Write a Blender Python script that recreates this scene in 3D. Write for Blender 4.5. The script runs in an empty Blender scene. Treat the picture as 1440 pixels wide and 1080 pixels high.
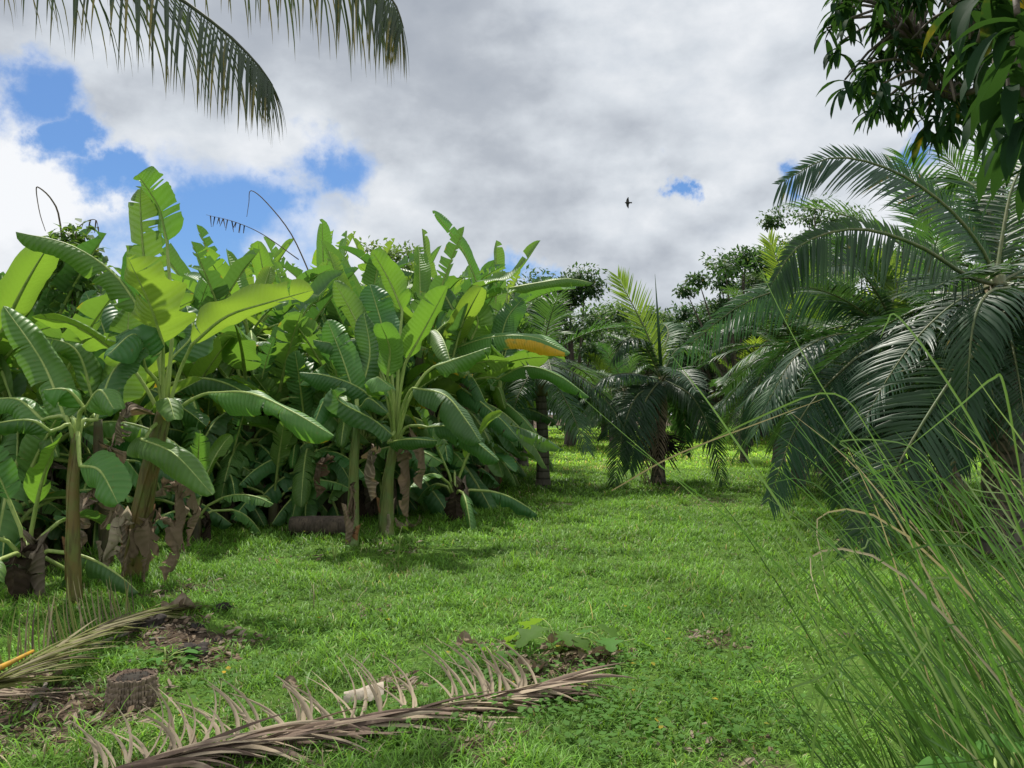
import bpy, math, random
import numpy as np
from mathutils import Vector as V, Matrix, noise as mnoise

random.seed(7)
scene = bpy.context.scene
col = scene.collection
R = math.radians
F = 1082.0
PITCH = math.atan(40 / F)
EYE = 1.6
UP = V((0, 0, 1))

# ------------------------------------------------------------------ placing
def ray(px, py):
    x = (px - 720) / F
    y = (540 - py) / F
    return V((x, math.cos(PITCH) - y * math.sin(PITCH), math.sin(PITCH) + y * math.cos(PITCH)))

def at(px, py, depth):
    d = ray(px, py)
    return V((0, 0, EYE)) + d * (depth / d.y)

def hgt(x, y):
    return 0.035 * math.sin(0.9 * x + 1.3) * math.sin(0.7 * y) + 0.02 * math.sin(2.3 * x + 0.5 * y) * math.cos(1.9 * y - x)

def ground_at(px, py):
    d = ray(px, py)
    t = -EYE / d.z
    p = V((d.x * t, d.y * t, 0))
    p.z = hgt(p.x, p.y)
    return p

def bez(pts, n):
    """n+1 points along a smooth curve through pts (Catmull-Rom)"""
    pts = [V(p) for p in pts]
    if len(pts) == 2:
        return [pts[0].lerp(pts[1], i / n) for i in range(n + 1)]
    P = [pts[0] * 2 - pts[1]] + pts + [pts[-1] * 2 - pts[-2]]
    m = len(pts) - 1
    out = []
    for i in range(n + 1):
        u = i / n * m
        k = min(int(u), m - 1)
        f = u - k
        a, b, c, d = P[k], P[k + 1], P[k + 2], P[k + 3]
        out.append(0.5 * ((2 * b) + (c - a) * f + (2 * a - 5 * b + 4 * c - d) * f * f + (3 * b - a - 3 * c + d) * f ** 3))
    return out

# ------------------------------------------------------------------ mesh collecting
class MB:
    def __init__(s):
        s.v = []; s.f = []; s.m = []; s.c = []
    def grid(s, rows, mat=0):
        """rows: list of rows of (co, attr)"""
        o = len(s.v); w = len(rows[0])
        for r in rows:
            for co, a in r:
                s.v.append(tuple(co)); s.c.append(a)
        for i in range(len(rows) - 1):
            for j in range(w - 1):
                a = o + i * w + j
                s.f.append((a, a + 1, a + w + 1, a + w)); s.m.append(mat)
    def tube(s, pts, rad, n=8, mat=0, attr=(0, 0, 0), cap=True, bump=0.0, flat=1.0):
        pts = [V(p) for p in pts]
        o = len(s.v)
        L = 0.0
        nrm = None
        for i, p in enumerate(pts):
            if i: L += (p - pts[i - 1]).length
            t = (pts[min(i + 1, len(pts) - 1)] - pts[max(i - 1, 0)])
            t = t.normalized() if t.length > 1e-9 else UP.copy()
            if nrm is None:
                h = V((1, 0, 0)) if abs(t.x) < .8 else V((0, 1, 0))
                nrm = (h - t * h.dot(t)).normalized()
            else:
                nrm = (nrm - t * nrm.dot(t))
                nrm = nrm.normalized() if nrm.length > 1e-6 else V((1, 0, 0))
            b = t.cross(nrm)
            r = rad(i / (len(pts) - 1)) if callable(rad) else rad
            for k in range(n):
                a = 2 * math.pi * k / n
                rr = r * (1 + bump * random.uniform(-1, 1))
                s.v.append(tuple(p + nrm * (math.cos(a) * rr) + b * (math.sin(a) * rr * flat)))
                s.c.append((k / n, L, attr[2]))
        for i in range(len(pts) - 1):
            for k in range(n):
                a = o + i * n + k; b2 = o + i * n + (k + 1) % n
                s.f.append((a, b2, b2 + n, a + n)); s.m.append(mat)
        if cap:
            s.f.append(tuple(o + k for k in reversed(range(n)))); s.m.append(mat)
            e = o + (len(pts) - 1) * n
            s.f.append(tuple(e + k for k in range(n))); s.m.append(mat)
    def build(s, name, mats, parent=None, smooth=True):
        me = bpy.data.meshes.new(name)
        org = parent.matrix_world.translation.copy() if parent is not None else V((0, 0, 0))
        v = s.v
        me.from_pydata(v, [], s.f)
        if not isinstance(mats, (list, tuple)): mats = [mats]
        for m in mats: me.materials.append(m)
        if len(mats) > 1: me.polygons.foreach_set('material_index', s.m)
        at_ = me.attributes.new('luv', 'FLOAT_VECTOR', 'POINT')
        at_.data.foreach_set('vector', np.array(s.c, dtype=np.float32).ravel())
        if smooth: me.polygons.foreach_set('use_smooth', [True] * len(s.f))
        me.update()
        o = bpy.data.objects.new(name, me)
        col.objects.link(o)
        if parent is not None: o.parent = parent
        return o

def shift(mb, d):
    mb.v = [(a - d.x, b - d.y, c - d.z) for a, b, c in mb.v]
    return mb

def tag(o, label, cat, group=None, kind=None):
    o['label'] = label; o['category'] = cat
    if group: o['group'] = group
    if kind: o['kind'] = kind
    return o

def empty(name, loc, label=None, cat=None, group=None):
    o = bpy.data.objects.new(name, None)
    o.empty_display_size = .2
    o.location = loc
    col.objects.link(o)
    if label: tag(o, label, cat, group)
    return o

def kids(o):
    return [c for c in o.children]

def copy_tree(o, parent=None):
    c = o.copy(); col.objects.link(c)
    if parent is not None: c.parent = parent
    for ch in kids(o): copy_tree(ch, c)
    return c

# ------------------------------------------------------------------ materials
def new_mat(name):
    m = bpy.data.materials.new(name); m.use_nodes = True
    nt = m.node_tree; nt.nodes.clear()
    return m, nt

class NT:
    def __init__(s, nt): s.nt = nt
    def n(s, t, **k):
        x = s.nt.nodes.new(t)
        for a, b in k.items():
            if a.startswith('i_'):
                x.inputs[int(a[2:]) if a[2:].isdigit() else a[2:]].default_value = b
            else: setattr(x, a, b)
        return x
    def l(s, a, b): s.nt.links.new(a, b)
    def math(s, op, a, b=None, clamp=False):
        x = s.nt.nodes.new('ShaderNodeMath'); x.operation = op; x.use_clamp = clamp
        for i, q in enumerate((a, b)):
            if q is None: continue
            if hasattr(q, 'links'): s.l(q, x.inputs[i])
            else: x.inputs[i].default_value = q
        return x.outputs[0]
    def mix(s, fac, a, b, blend='MIX'):
        x = s.nt.nodes.new('ShaderNodeMix'); x.data_type = 'RGBA'; x.blend_type = blend
        for i, q in ((0, fac), (6, a), (7, b)):
            if hasattr(q, 'links'): s.l(q, x.inputs[i])
            else: x.inputs[i].default_value = q if i == 0 else (q[0], q[1], q[2], 1)
        return x.outputs[2]
    def ramp(s, fac, stops):
        x = s.nt.nodes.new('ShaderNodeValToRGB')
        e = x.color_ramp.elements
        while len(e) < len(stops): e.new(.5)
        for el, (p, c) in zip(e, stops): el.position = p; el.color = (c[0], c[1], c[2], 1)
        s.l(fac, x.inputs[0])
        return x.outputs[0]
    def smooth(s, v, a, b, c=0.0, d=1.0):
        x = s.nt.nodes.new('ShaderNodeMapRange'); x.interpolation_type = 'SMOOTHSTEP'
        s.l(v, x.inputs[0])
        for i, q in zip((1, 2, 3, 4), (a, b, c, d)): x.inputs[i].default_value = q
        return x.outputs[0]
    def noise(s, vec, scale, detail=4, rough=.55):
        x = s.nt.nodes.new('ShaderNodeTexNoise')
        x.inputs['Scale'].default_value = scale; x.inputs['Detail'].default_value = detail
        x.inputs['Roughness'].default_value = rough
        if vec is not None: s.l(vec, x.inputs['Vector'])
        return x

def leaf_mat(name, top, under, trans, yellow=(.72, .42, .02), brown=(.12, .07, .03), rough=.42, tmix=.38, vein=70.0, rib=None, var=.35, spec=.45, veinmix=.17):
    """two-sided leaf: darker glossy top, paler underside, light coming through; luv = (across, along, age)"""
    m, nt = new_mat(name); N = NT(nt)
    at_ = N.n('ShaderNodeAttribute', attribute_name='luv')
    sep = N.n('ShaderNodeSeparateXYZ'); N.l(at_.outputs['Vector'], sep.inputs[0])
    u, v, age = sep.outputs
    geo = N.n('ShaderNodeNewGeometry')
    oi = N.n('ShaderNodeObjectInfo')
    tc = N.n('ShaderNodeTexCoord')
    nz = N.noise(geo.outputs['Position'], 3.0, 5)
    base = N.mix(geo.outputs['Backfacing'], top, under)
    tr = N.mix(N.math('MULTIPLY', oi.outputs['Random'], .9), trans, (trans[0] * .5, trans[1] * .72, trans[2] * .7))
    # tone varies from leaf to leaf and across a leaf
    val = N.math('ADD', N.math('MULTIPLY', oi.outputs['Random'], var), N.math('MULTIPLY', nz.outputs[0], .7))
    val = N.math('ADD', val, .62 - var * .5)
    h = N.n('ShaderNodeHueSaturation'); h.inputs['Saturation'].default_value = 1.0
    N.l(val, h.inputs['Value']); N.l(base, h.inputs['Color'])
    hh = N.math('ADD', N.math('MULTIPLY', oi.outputs['Random'], .03), .485); N.l(hh, h.inputs['Hue'])
    c = h.outputs[0]
    bump_h = None
    if vein:
        au = N.math('ABSOLUTE', u)
        ph = N.math('ADD', N.math('MULTIPLY', v, vein), N.math('MULTIPLY', au, -4.0))
        ph = N.math('ADD', ph, N.math('MULTIPLY', nz.outputs[0], 2.0))
        sn = N.math('SINE', ph)
        bump_h = sn
        c = N.mix(N.math('MULTIPLY', N.smooth(sn, .1, 1.0), veinmix), c, (under[0] * 1.3, under[1] * 1.25, under[2] * 1.3))
        if rib:
            ribf = N.smooth(au, .05, .015)
            c = N.mix(N.math('MULTIPLY', ribf, .85), c, rib)
    if vein:
        sp = N.noise(geo.outputs['Position'], 26.0, 2)
        c = N.mix(N.math('MULTIPLY', N.smooth(sp.outputs[0], .66, .74), .55), c, (.22, .20, .06))
    # ageing: yellow then brown
    nz2 = N.noise(geo.outputs['Position'], 14.0, 4)
    ag = N.math('ADD', age, N.math('MULTIPLY', N.math('SUBTRACT', nz2.outputs[0], .5), .5))
    fy = N.smooth(ag, .35, .6); fb = N.smooth(ag, .78, .95)
    c = N.mix(fy, c, yellow); c = N.mix(fb, c, brown)
    tr = N.mix(fy, tr, yellow); tr = N.mix(fb, tr, (brown[0] * .6, brown[1] * .5, brown[2] * .4))
    p = N.n('ShaderNodeBsdfPrincipled'); p.inputs['Roughness'].default_value = rough
    p.inputs['Specular IOR Level'].default_value = spec
    N.l(c, p.inputs['Base Color'])
    rn = N.math('ADD', N.math('MULTIPLY', nz2.outputs[0], .25), rough - .12); N.l(rn, p.inputs['Roughness'])
    t = N.n('ShaderNodeBsdfTranslucent'); N.l(tr, t.inputs['Color'])
    if bump_h is not None:
        b = N.n('ShaderNodeBump'); b.inputs['Strength'].default_value = .45; b.inputs['Distance'].default_value = .006
        N.l(bump_h, b.inputs['Height']); N.l(b.outputs[0], p.inputs['Normal'])
    mx = N.n('ShaderNodeMixShader'); mx.inputs[0].default_value = tmix
    N.l(p.outputs[0], mx.inputs[1]); N.l(t.outputs[0], mx.inputs[2])
    out = N.n('ShaderNodeOutputMaterial'); N.l(mx.outputs[0], out.inputs[0])
    return m

def bark_mat(name, c1, c2, c3, rings=0.0, streak=40.0, rough=.75, scale=1.0, bump=.5):
    m, nt = new_mat(name); N = NT(nt)
    at_ = N.n('ShaderNodeAttribute', attribute_name='luv')
    geo = N.n('ShaderNodeNewGeometry')
    mp = N.n('ShaderNodeMapping'); mp.inputs['Scale'].default_value = (streak * scale, streak * scale, 3.0 * scale)
    N.l(geo.outputs['Position'], mp.inputs[0])
    n1 = N.noise(mp.outputs[0], 1.0, 5)
    n2 = N.noise(geo.outputs['Position'], 5.0 * scale, 5)
    c = N.mix(N.smooth(n2.outputs[0], .36, .64), c1, c2)
    c = N.mix(N.math('MULTIPLY', N.smooth(n1.outputs[0], .45, .7), .8), c, c3)
    hgt_ = n1.outputs[0]
    if rings:
        sep = N.n('ShaderNodeSeparateXYZ'); N.l(at_.outputs['Vector'], sep.inputs[0])
        s = N.math('SINE', N.math('ADD', N.math('MULTIPLY', sep.outputs[1], rings), N.math('MULTIPLY', n2.outputs[0], 3)))
        rr = N.smooth(s, .5, 1.0)
        c = N.mix(N.math('MULTIPLY', rr, .7), c, (c3[0] * .4, c3[1] * .4, c3[2] * .4))
        hgt_ = N.math('SUBTRACT', n1.outputs[0], rr)
    p = N.n('ShaderNodeBsdfPrincipled'); p.inputs['Roughness'].default_value = rough
    p.inputs['Specular IOR Level'].default_value = .25
    N.l(c, p.inputs['Base Color'])
    b = N.n('ShaderNodeBump'); b.inputs['Strength'].default_value = bump; b.inputs['Distance'].default_value = .02
    N.l(hgt_, b.inputs['Height']); N.l(b.outputs[0], p.inputs['Normal'])
    out = N.n('ShaderNodeOutputMaterial'); N.l(p.outputs[0], out.inputs[0])
    return m

def tint_mat(name, rough=.55, tmix=.35, tk=(1.35, 1.25, .8), spec=.3):
    """colour carried by each blade's own 'luv' value (r,g,b)"""
    m, nt = new_mat(name); N = NT(nt)
    at_ = N.n('ShaderNodeAttribute', attribute_name='luv')
    p = N.n('ShaderNodeBsdfPrincipled'); p.inputs['Roughness'].default_value = rough
    p.inputs['Specular IOR Level'].default_value = spec
    N.l(at_.outputs['Color'], p.inputs['Base Color'])
    t = N.n('ShaderNodeBsdfTranslucent')
    N.l(N.mix(1.0, at_.outputs['Color'], tk, 'MULTIPLY'), t.inputs['Color'])
    mx = N.n('ShaderNodeMixShader'); mx.inputs[0].default_value = tmix
    N.l(p.outputs[0], mx.inputs[1]); N.l(t.outputs[0], mx.inputs[2])
    out = N.n('ShaderNodeOutputMaterial'); N.l(mx.outputs[0], out.inputs[0])
    return m

M = {}
M['banana'] = leaf_mat('banana_leaf', (.118, .250, .058), (.17, .29, .08), (.25, .46, .045), rib=(.36, .44, .18), vein=120, rough=.44, tmix=.34)
M['banana_old'] = leaf_mat('banana_leaf_mature', (.062, .165, .046), (.115, .21, .07), (.16, .34, .045), rib=(.30, .40, .16), vein=120, rough=.44, tmix=.30)
M['banana_young'] = leaf_mat('banana_leaf_young', (.13, .26, .035), (.19, .31, .055), (.34, .52, .045), rib=(.36, .44, .13), vein=120, rough=.46, tmix=.42)
M['dead'] = leaf_mat('dead_leaf', (.30, .245, .18), (.34, .28, .21), (.24, .16, .08), yellow=(.21, .155, .105), brown=(.085, .06, .042), rough=.85, tmix=.15, vein=130, spec=.08, var=.9, veinmix=.7)
M['palm'] = leaf_mat('palm_leaflet', (.020, .058, .025), (.028, .068, .028), (.08, .18, .03), rough=.42, tmix=.22, vein=0, spec=.30)
M['palm_mid'] = leaf_mat('palm_leaflet_mid', (.040, .105, .042), (.058, .12, .045), (.15, .30, .045), rough=.48, tmix=.32, vein=0, spec=.45)
M['palm_bright'] = leaf_mat('palm_leaflet_bright', (.10, .20, .03), (.15, .26, .04), (.40, .56, .04), rough=.42, tmix=.45, vein=0)
M['coco'] = leaf_mat('coconut_leaflet', (.030, .055, .030), (.040, .065, .034), (.12, .17, .045), yellow=(.20, .16, .03), brown=(.07, .05, .035), rough=.45, tmix=.22, vein=0)
M['mango'] = leaf_mat('mango_leaf', (.016, .040, .018), (.024, .050, .022), (.085, .17, .025), rough=.7, tmix=.28, vein=0, spec=.04)
M['tree_leaf'] = leaf_mat('tree_leaf', (.042, .09, .034), (.058, .11, .042), (.13, .24, .045), rough=.55, tmix=.28, vein=0, spec=.3)
M['tree_leaf_light'] = leaf_mat('tree_leaf_light', (.075, .15, .04), (.09, .17, .05), (.22, .36, .05), rough=.55, tmix=.32, vein=0, spec=.3)
M['weed'] = leaf_mat('weed_leaf', (.085, .20, .035), (.11, .23, .05), (.28, .48, .04), rough=.65, tmix=.4, vein=0, spec=.15)
M['drybrown'] = leaf_mat('dry_frond', (.35, .275, .20), (.39, .315, .235), (.28, .20, .12), yellow=(.225, .165, .125), brown=(.095, .066, .05), rough=.75, tmix=.12, vein=0, spec=.15, var=.5)
M['khaki'] = leaf_mat('cut_frond', (.19, .20, .06), (.24, .235, .10), (.24, .26, .05), yellow=(.25, .22, .12), brown=(.10, .08, .05), rough=.6, tmix=.2, vein=0, spec=.2)
M['dead_dark'] = leaf_mat('dead_leaf_shade_tint', (.15, .12, .09), (.17, .14, .105), (.12, .08, .04), yellow=(.10, .075, .05), brown=(.05, .036, .026), rough=.85, tmix=.12, vein=130, spec=.08, var=.9, veinmix=.7)  # darker copy of the dead leaf, grove shade put into its colour
M['petiole'] = bark_mat('leaf_stalk', (.30, .40, .11), (.36, .44, .14), (.20, .30, .08), streak=30, rough=.45, bump=.1)
M['stem'] = bark_mat('banana_stem', (.16, .19, .055), (.19, .135, .05), (.10, .075, .035), streak=26, rough=.5, bump=.3)
M['stem_green'] = bark_mat('banana_stem_green', (.14, .21, .065), (.17, .19, .06), (.10, .12, .04), streak=26, rough=.5, bump=.25)
M['stem_dark'] = bark_mat('banana_stem_shade_tint', (.085, .095, .04), (.085, .062, .034), (.04, .032, .022), streak=26, rough=.6, bump=.3)  # darker copy of the banana stem with the grove's shade painted in
M['palm_trunk'] = bark_mat('palm_trunk', (.17, .15, .12), (.12, .105, .085), (.08, .07, .055), rings=45, streak=25)
M['crownshaft'] = bark_mat('palm_crownshaft', (.13, .15, .07), (.20, .13, .06), (.08, .08, .04), streak=20, rough=.5, bump=.15)
M['rachis'] = bark_mat('palm_rachis', (.10, .14, .05), (.15, .16, .07), (.07, .09, .04), streak=30, rough=.5, bump=.1)
M['rachis_dark'] = bark_mat('palm_rachis_dark', (.05, .06, .03), (.07, .07, .035), (.03, .035, .02), streak=30, rough=.5, bump=.1)
M['rachis_dry'] = bark_mat('dry_rachis', (.20, .145, .105), (.14, .10, .075), (.09, .065, .05), streak=40, rough=.7, bump=.3)
M['rachis_yellow'] = bark_mat('yellow_rachis', (.55, .30, .03), (.42, .26, .04), (.25, .18, .05), streak=30, rough=.5, bump=.1)
M['bark'] = bark_mat('tree_bark', (.12, .095, .075), (.09, .075, .06), (.05, .04, .03), streak=14)
M['stump'] = bark_mat('stump_bark', (.28, .215, .155), (.20, .155, .115), (.10, .078, .058), streak=60, rough=.9, bump=.8)
M['stump_top'] = bark_mat('stump_core', (.16, .115, .085), (.10, .07, .05), (.05, .035, .025), streak=90, rough=.95, bump=1.0)
M['darkfibre'] = bark_mat('dark_fibre', (.025, .022, .018), (.04, .034, .026), (.012, .010, .009), streak=50, rough=.9)
M['husk'] = bark_mat('pale_husk', (.48, .42, .33), (.38, .32, .25), (.22, .18, .14), streak=30, rough=.75, bump=.4)
M['litter'] = bark_mat('leaf_litter', (.16, .12, .095), (.09, .07, .058), (.045, .036, .03), streak=50, rough=.95)
M['twig'] = bark_mat('dry_twig', (.30, .27, .23), (.22, .19, .16), (.14, .12, .10), streak=60, rough=.9)
M['clod'] = bark_mat('dark_clod', (.035, .030, .027), (.055, .046, .040), (.02, .018, .016), streak=30, rough=.95)
M['vine'] = leaf_mat('vine_leaf', (.075, .17, .04), (.09, .17, .05), (.24, .40, .05), rough=.45, tmix=.35, vein=0)
M['grass'] = tint_mat('grass_blade', rough=.5, tmix=.42)
M['tallgrass'] = tint_mat('tall_grass_blade', rough=.42, tmix=.24, tk=(1.25, 1.25, .8), spec=.45)
M['feather'] = bark_mat('bird_feather', (.03, .028, .026), (.045, .04, .036), (.02, .018, .017), streak=60, rough=.7, bump=.1)
M['orange'] = bark_mat('dried_sheath', (.26, .13, .055), (.17, .09, .045), (.10, .06, .035), streak=40, rough=.7)

# ------------------------------------------------------------------ leaf shapes
def frames(P, hint):
    out = []
    for i, p in enumerate(P):
        t = (P[min(i + 1, len(P) - 1)] - P[max(i - 1, 0)]).normalized()
        s = t.cross(hint)
        if s.length < 1e-4: s = t.cross(V((.3, .5, .2)))
        s.normalize()
        out.append((p, t, s, s.cross(t).normalized()))
    return out

def banana_blade(mb, pts, width, hint, fold=-.3, curl=-.4, tears=0, seed=0, n=22, m=4, wav=.10, age_edge=.0, age_tip=.0, twist=0.0, shape=1.0, mat=0, age_all=0.0, agefn=None, crinkle=0.0):
    rnd = random.Random(seed)
    P = bez(pts, n)
    FR = frames(P, V(hint))
    Ls = [0]
    for i in range(n): Ls.append(Ls[-1] + (P[i + 1] - P[i]).length)
    L = Ls[-1]
    def prof(t):
        a = min(1, (t / .14)) ** .55 if t > 0 else 0
        b = max(0.0, 1 - max(0, (t - .62) / .38) ** 2.3) ** .62
        return (a * b) * (1 - .12 * t)
    for sg in (-1, 1):
        cuts = sorted(set(rnd.randint(2, n - 1) for _ in range(tears)))
        bnd = [0] + cuts + [n]
        ph = rnd.uniform(0, 6)
        fq = rnd.uniform(5, 9)
        base_fold = fold + rnd.uniform(-.12, .12)
        for q in range(len(bnd) - 1):
            i0, i1 = bnd[q], bnd[q + 1]
            if i1 <= i0: continue
            df = rnd.uniform(-.28, .22) if tears else 0
            gap0 = .022 * L * rnd.uniform(.2, 1.2) if q > 0 else 0
            gap1 = .022 * L * rnd.uniform(.2, 1.2) if q < len(bnd) - 2 else 0
            rows = []
            for i in range(i0, i1 + 1):
                t = i / n
                p, T, S, Nn = FR[i]
                if twist:
                    q_ = Matrix.Rotation(twist * t, 3, T); S = q_ @ S; Nn = q_ @ Nn
                w = width * .5 * prof(t)
                row = []
                rag = rnd.uniform(.94, 1.0)
                k = (i - i0) / max(1, i1 - i0)
                sh = gap0 * (1 - k) - gap1 * k
                for j in range(m + 1):
                    a = j / m
                    ang = base_fold + df * a + curl * a * a
                    # ang>0 lifts the half up, <0 lets it hang
                    x = w * a * math.cos(ang) * rag; z = w * a * math.sin(ang) * rag
                    z += wav * w * math.sin(fq * t * 2 + ph + 1.7 * a) * a ** 1.5 + wav * .28 * w * math.sin(23 * t + ph + sg) * a ** 1.5 + .05 * w * math.sin(13 * t + 2 * ph) * math.sin(2.2 * a)
                    co = p + S * (sg * x) + Nn * z + T * (w * a * .22 + sh * a)
                    if crinkle:
                        co = co + mnoise.noise_vector(co * 7 + V((seed, 0, 0))) * (crinkle * (.3 + a)) + mnoise.noise_vector(co * 19) * (crinkle * .4 * a)
                    ag = age_all + age_edge * a ** 4 + age_tip * max(0, t - .55) / .45 + (.25 * a ** 6 if rnd.random() < .15 else 0)
                    if agefn: ag += agefn(t, sg * a)
                    row.append((co, (sg * a, t * L, ag)))
                rows.append(row if sg > 0 else row[::-1])
            mb.grid(rows, mat)
    return FR

def rib_tube(mb, pet, blade, r0, mat=0, n=6, hint=UP):
    B = bez(blade, 14)
    pp = bez(pet, 8)[:-1] if len(pet) > 1 else []
    FR = frames(B, V(hint))
    off = r0 * .55
    pts = list(pp) + [p - nn * off * (1 - i / 15) for i, (p, t, s, nn) in enumerate(FR)]
    k = len(pp) / max(1, len(pts) - 1)
    def rad(t):
        if t < k: return r0 * (1.25 - .35 * t / k)
        u = (t - k) / (1 - k)
        return r0 * .9 * (1 - u) ** .8 + .0015
    mb.tube(pts, rad, n, mat)

def dead_banana_leaf(mb, top, length, width, seed, mat=0, lean=None):
    """withered leaf hanging along the stem"""
    rnd = random.Random(seed)
    d = lean if lean is not None else V((rnd.uniform(-.5, .5), rnd.uniform(-.6, .2), 0))
    p0 = V(top)
    out = V((d.x, d.y, 0)) * .45
    pts = [p0, p0 + out * .7 + V((0, 0, .06)), p0 + out * 1.0 + V((0, 0, -.45 * length)), p0 + out * .9 + V((rnd.uniform(-.1, .1), rnd.uniform(-.1, .1), -length))]
    hint = V((d.x, d.y, .3)).normalized()
    banana_blade(mb, pts, width, hint, fold=rnd.uniform(-1.25, -.8), curl=rnd.uniform(-.9, .5), tears=rnd.randint(3, 7), seed=seed, n=22, m=6, wav=.3, age_all=rnd.uniform(-.1, .95), mat=mat, crinkle=.07)

def frond_leaflets(mb, pts, n, length, width, hint=UP, lift=.25, fwd=.55, droop=.5, seed=0, t0=.12, mat=0, seg=4, sides=(1, -1), prof=None, jit=.10, age=0.0, agetip=0.0, cut=None, split=False, longat=None):
    rnd = random.Random(seed)
    P = bez(pts, 48)
    FR = frames(P, V(hint))
    G = V((0, 0, -1))
    for sg in sides:
        for i in range(n):
            t = t0 + (1 - t0) * (i + rnd.uniform(-.3, .3)) / n
            t = max(t0, min(.995, t))
            k = t * 48; i0 = min(int(k), 47); f = k - i0
            p = FR[i0][0].lerp(FR[i0 + 1][0], f)
            T = FR[i0][1]; S = FR[i0][2]; Nn = FR[i0][3]
            u = (t - t0) / (1 - t0)
            pr = prof(u) if prof else (.55 + .45 * math.sin(math.pi * min(1, u * 1.5) * .5)) * (1 - .62 * max(0, (u - .45) / .55) ** 1.6)
            Ln = length * pr * rnd.uniform(.85, 1.1)
            rq = rnd.random()
            if rq < .035: continue
            if rq < .08: Ln *= rnd.uniform(.4, .8)
            if cut: Ln *= cut(sg, u, rnd)
            if Ln < .01: continue
            fw = fwd + .9 * u ** 3 + rnd.uniform(-jit, jit)
            lf = lift + rnd.uniform(-jit, jit)
            d = (S * (sg * math.cos(lf)) + Nn * math.sin(lf) + T * fw).normalized()
            wv = (T - d * T.dot(d))
            wv = wv.normalized() if wv.length > 1e-4 else S
            wv = Matrix.Rotation(rnd.uniform(-.35, .35), 3, d) @ wv
            q = p.copy(); w = width * (.6 + .4 * pr)
            rows = []
            ag = age + (rnd.random() ** 3) * .35 * (1 if age == 0 else .6)
            dr = droop * rnd.uniform(.75, 1.3)
            for s in range(seg + 1):
                a = s / seg
                ww = w * .5 * (min(1, .35 + a * 3) * (1 - a ** 2.2) + (.0 if s == seg else .04))
                cr = d.cross(wv).normalized()
                att = ag + agetip * a
                rows.append([(q - wv * ww, (-1, a * Ln, att)), (q + cr * (ww * .35), (0, a * Ln, att)), (q + wv * ww, (1, a * Ln, att))])
                d2 = (d + G * (dr * (a + .15) * 1.4 / seg * 2)).normalized()
                q = q + d2 * (Ln / seg)
                d = d2
                wv = (wv - d * wv.dot(d))
                wv = wv.normalized() if wv.length > 1e-4 else S
            mb.grid(rows, mat)
    return P

def add_frond(root, pts, n, length, width, mat, rmat, r0=.022, sub=True, **k):
    """pts relative to root; frond > rachis"""
    mb = MB()
    P = frond_leaflets(mb, pts, n, length, width, **k)
    tb = MB(); 
    tb.tube(P[::3], lambda t: r0 * (1 - t) ** .8 + .002, 6)
    if sub:
        fr = mb.build('frond', mat, root)
        tb.build('rachis', rmat, fr)
    else:
        o = len(mb.v)
        mb.v += tb.v; mb.c += tb.c; mb.f += [tuple(a + o for a in f) for f in tb.f]; mb.m = mb.m + [1] * len(tb.f)
        fr = mb.build('frond', [mat, rmat], root)
    return fr

# ------------------------------------------------------------------ hero banana plants
UPV = (0, 0, 1)
FACE = {'up': (0, -.15, 1), 'upc': (0, -.7, .8), 'cam': (0, -1, .25), 'back': (0, 1, .25), 'upb': (0, .6, .8), 'lft': (-.7, -.2, .6), 'rgt': (.7, -.2, .6), 'upr': (.3, .7, .6), 'upl': (-.3, .7, .6), 'camr': (.6, -.8, .2), 'caml': (-.6, -.8, .2), 'backr': (.6, .8, .2), 'backl': (-.6, .8, .2)}

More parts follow.
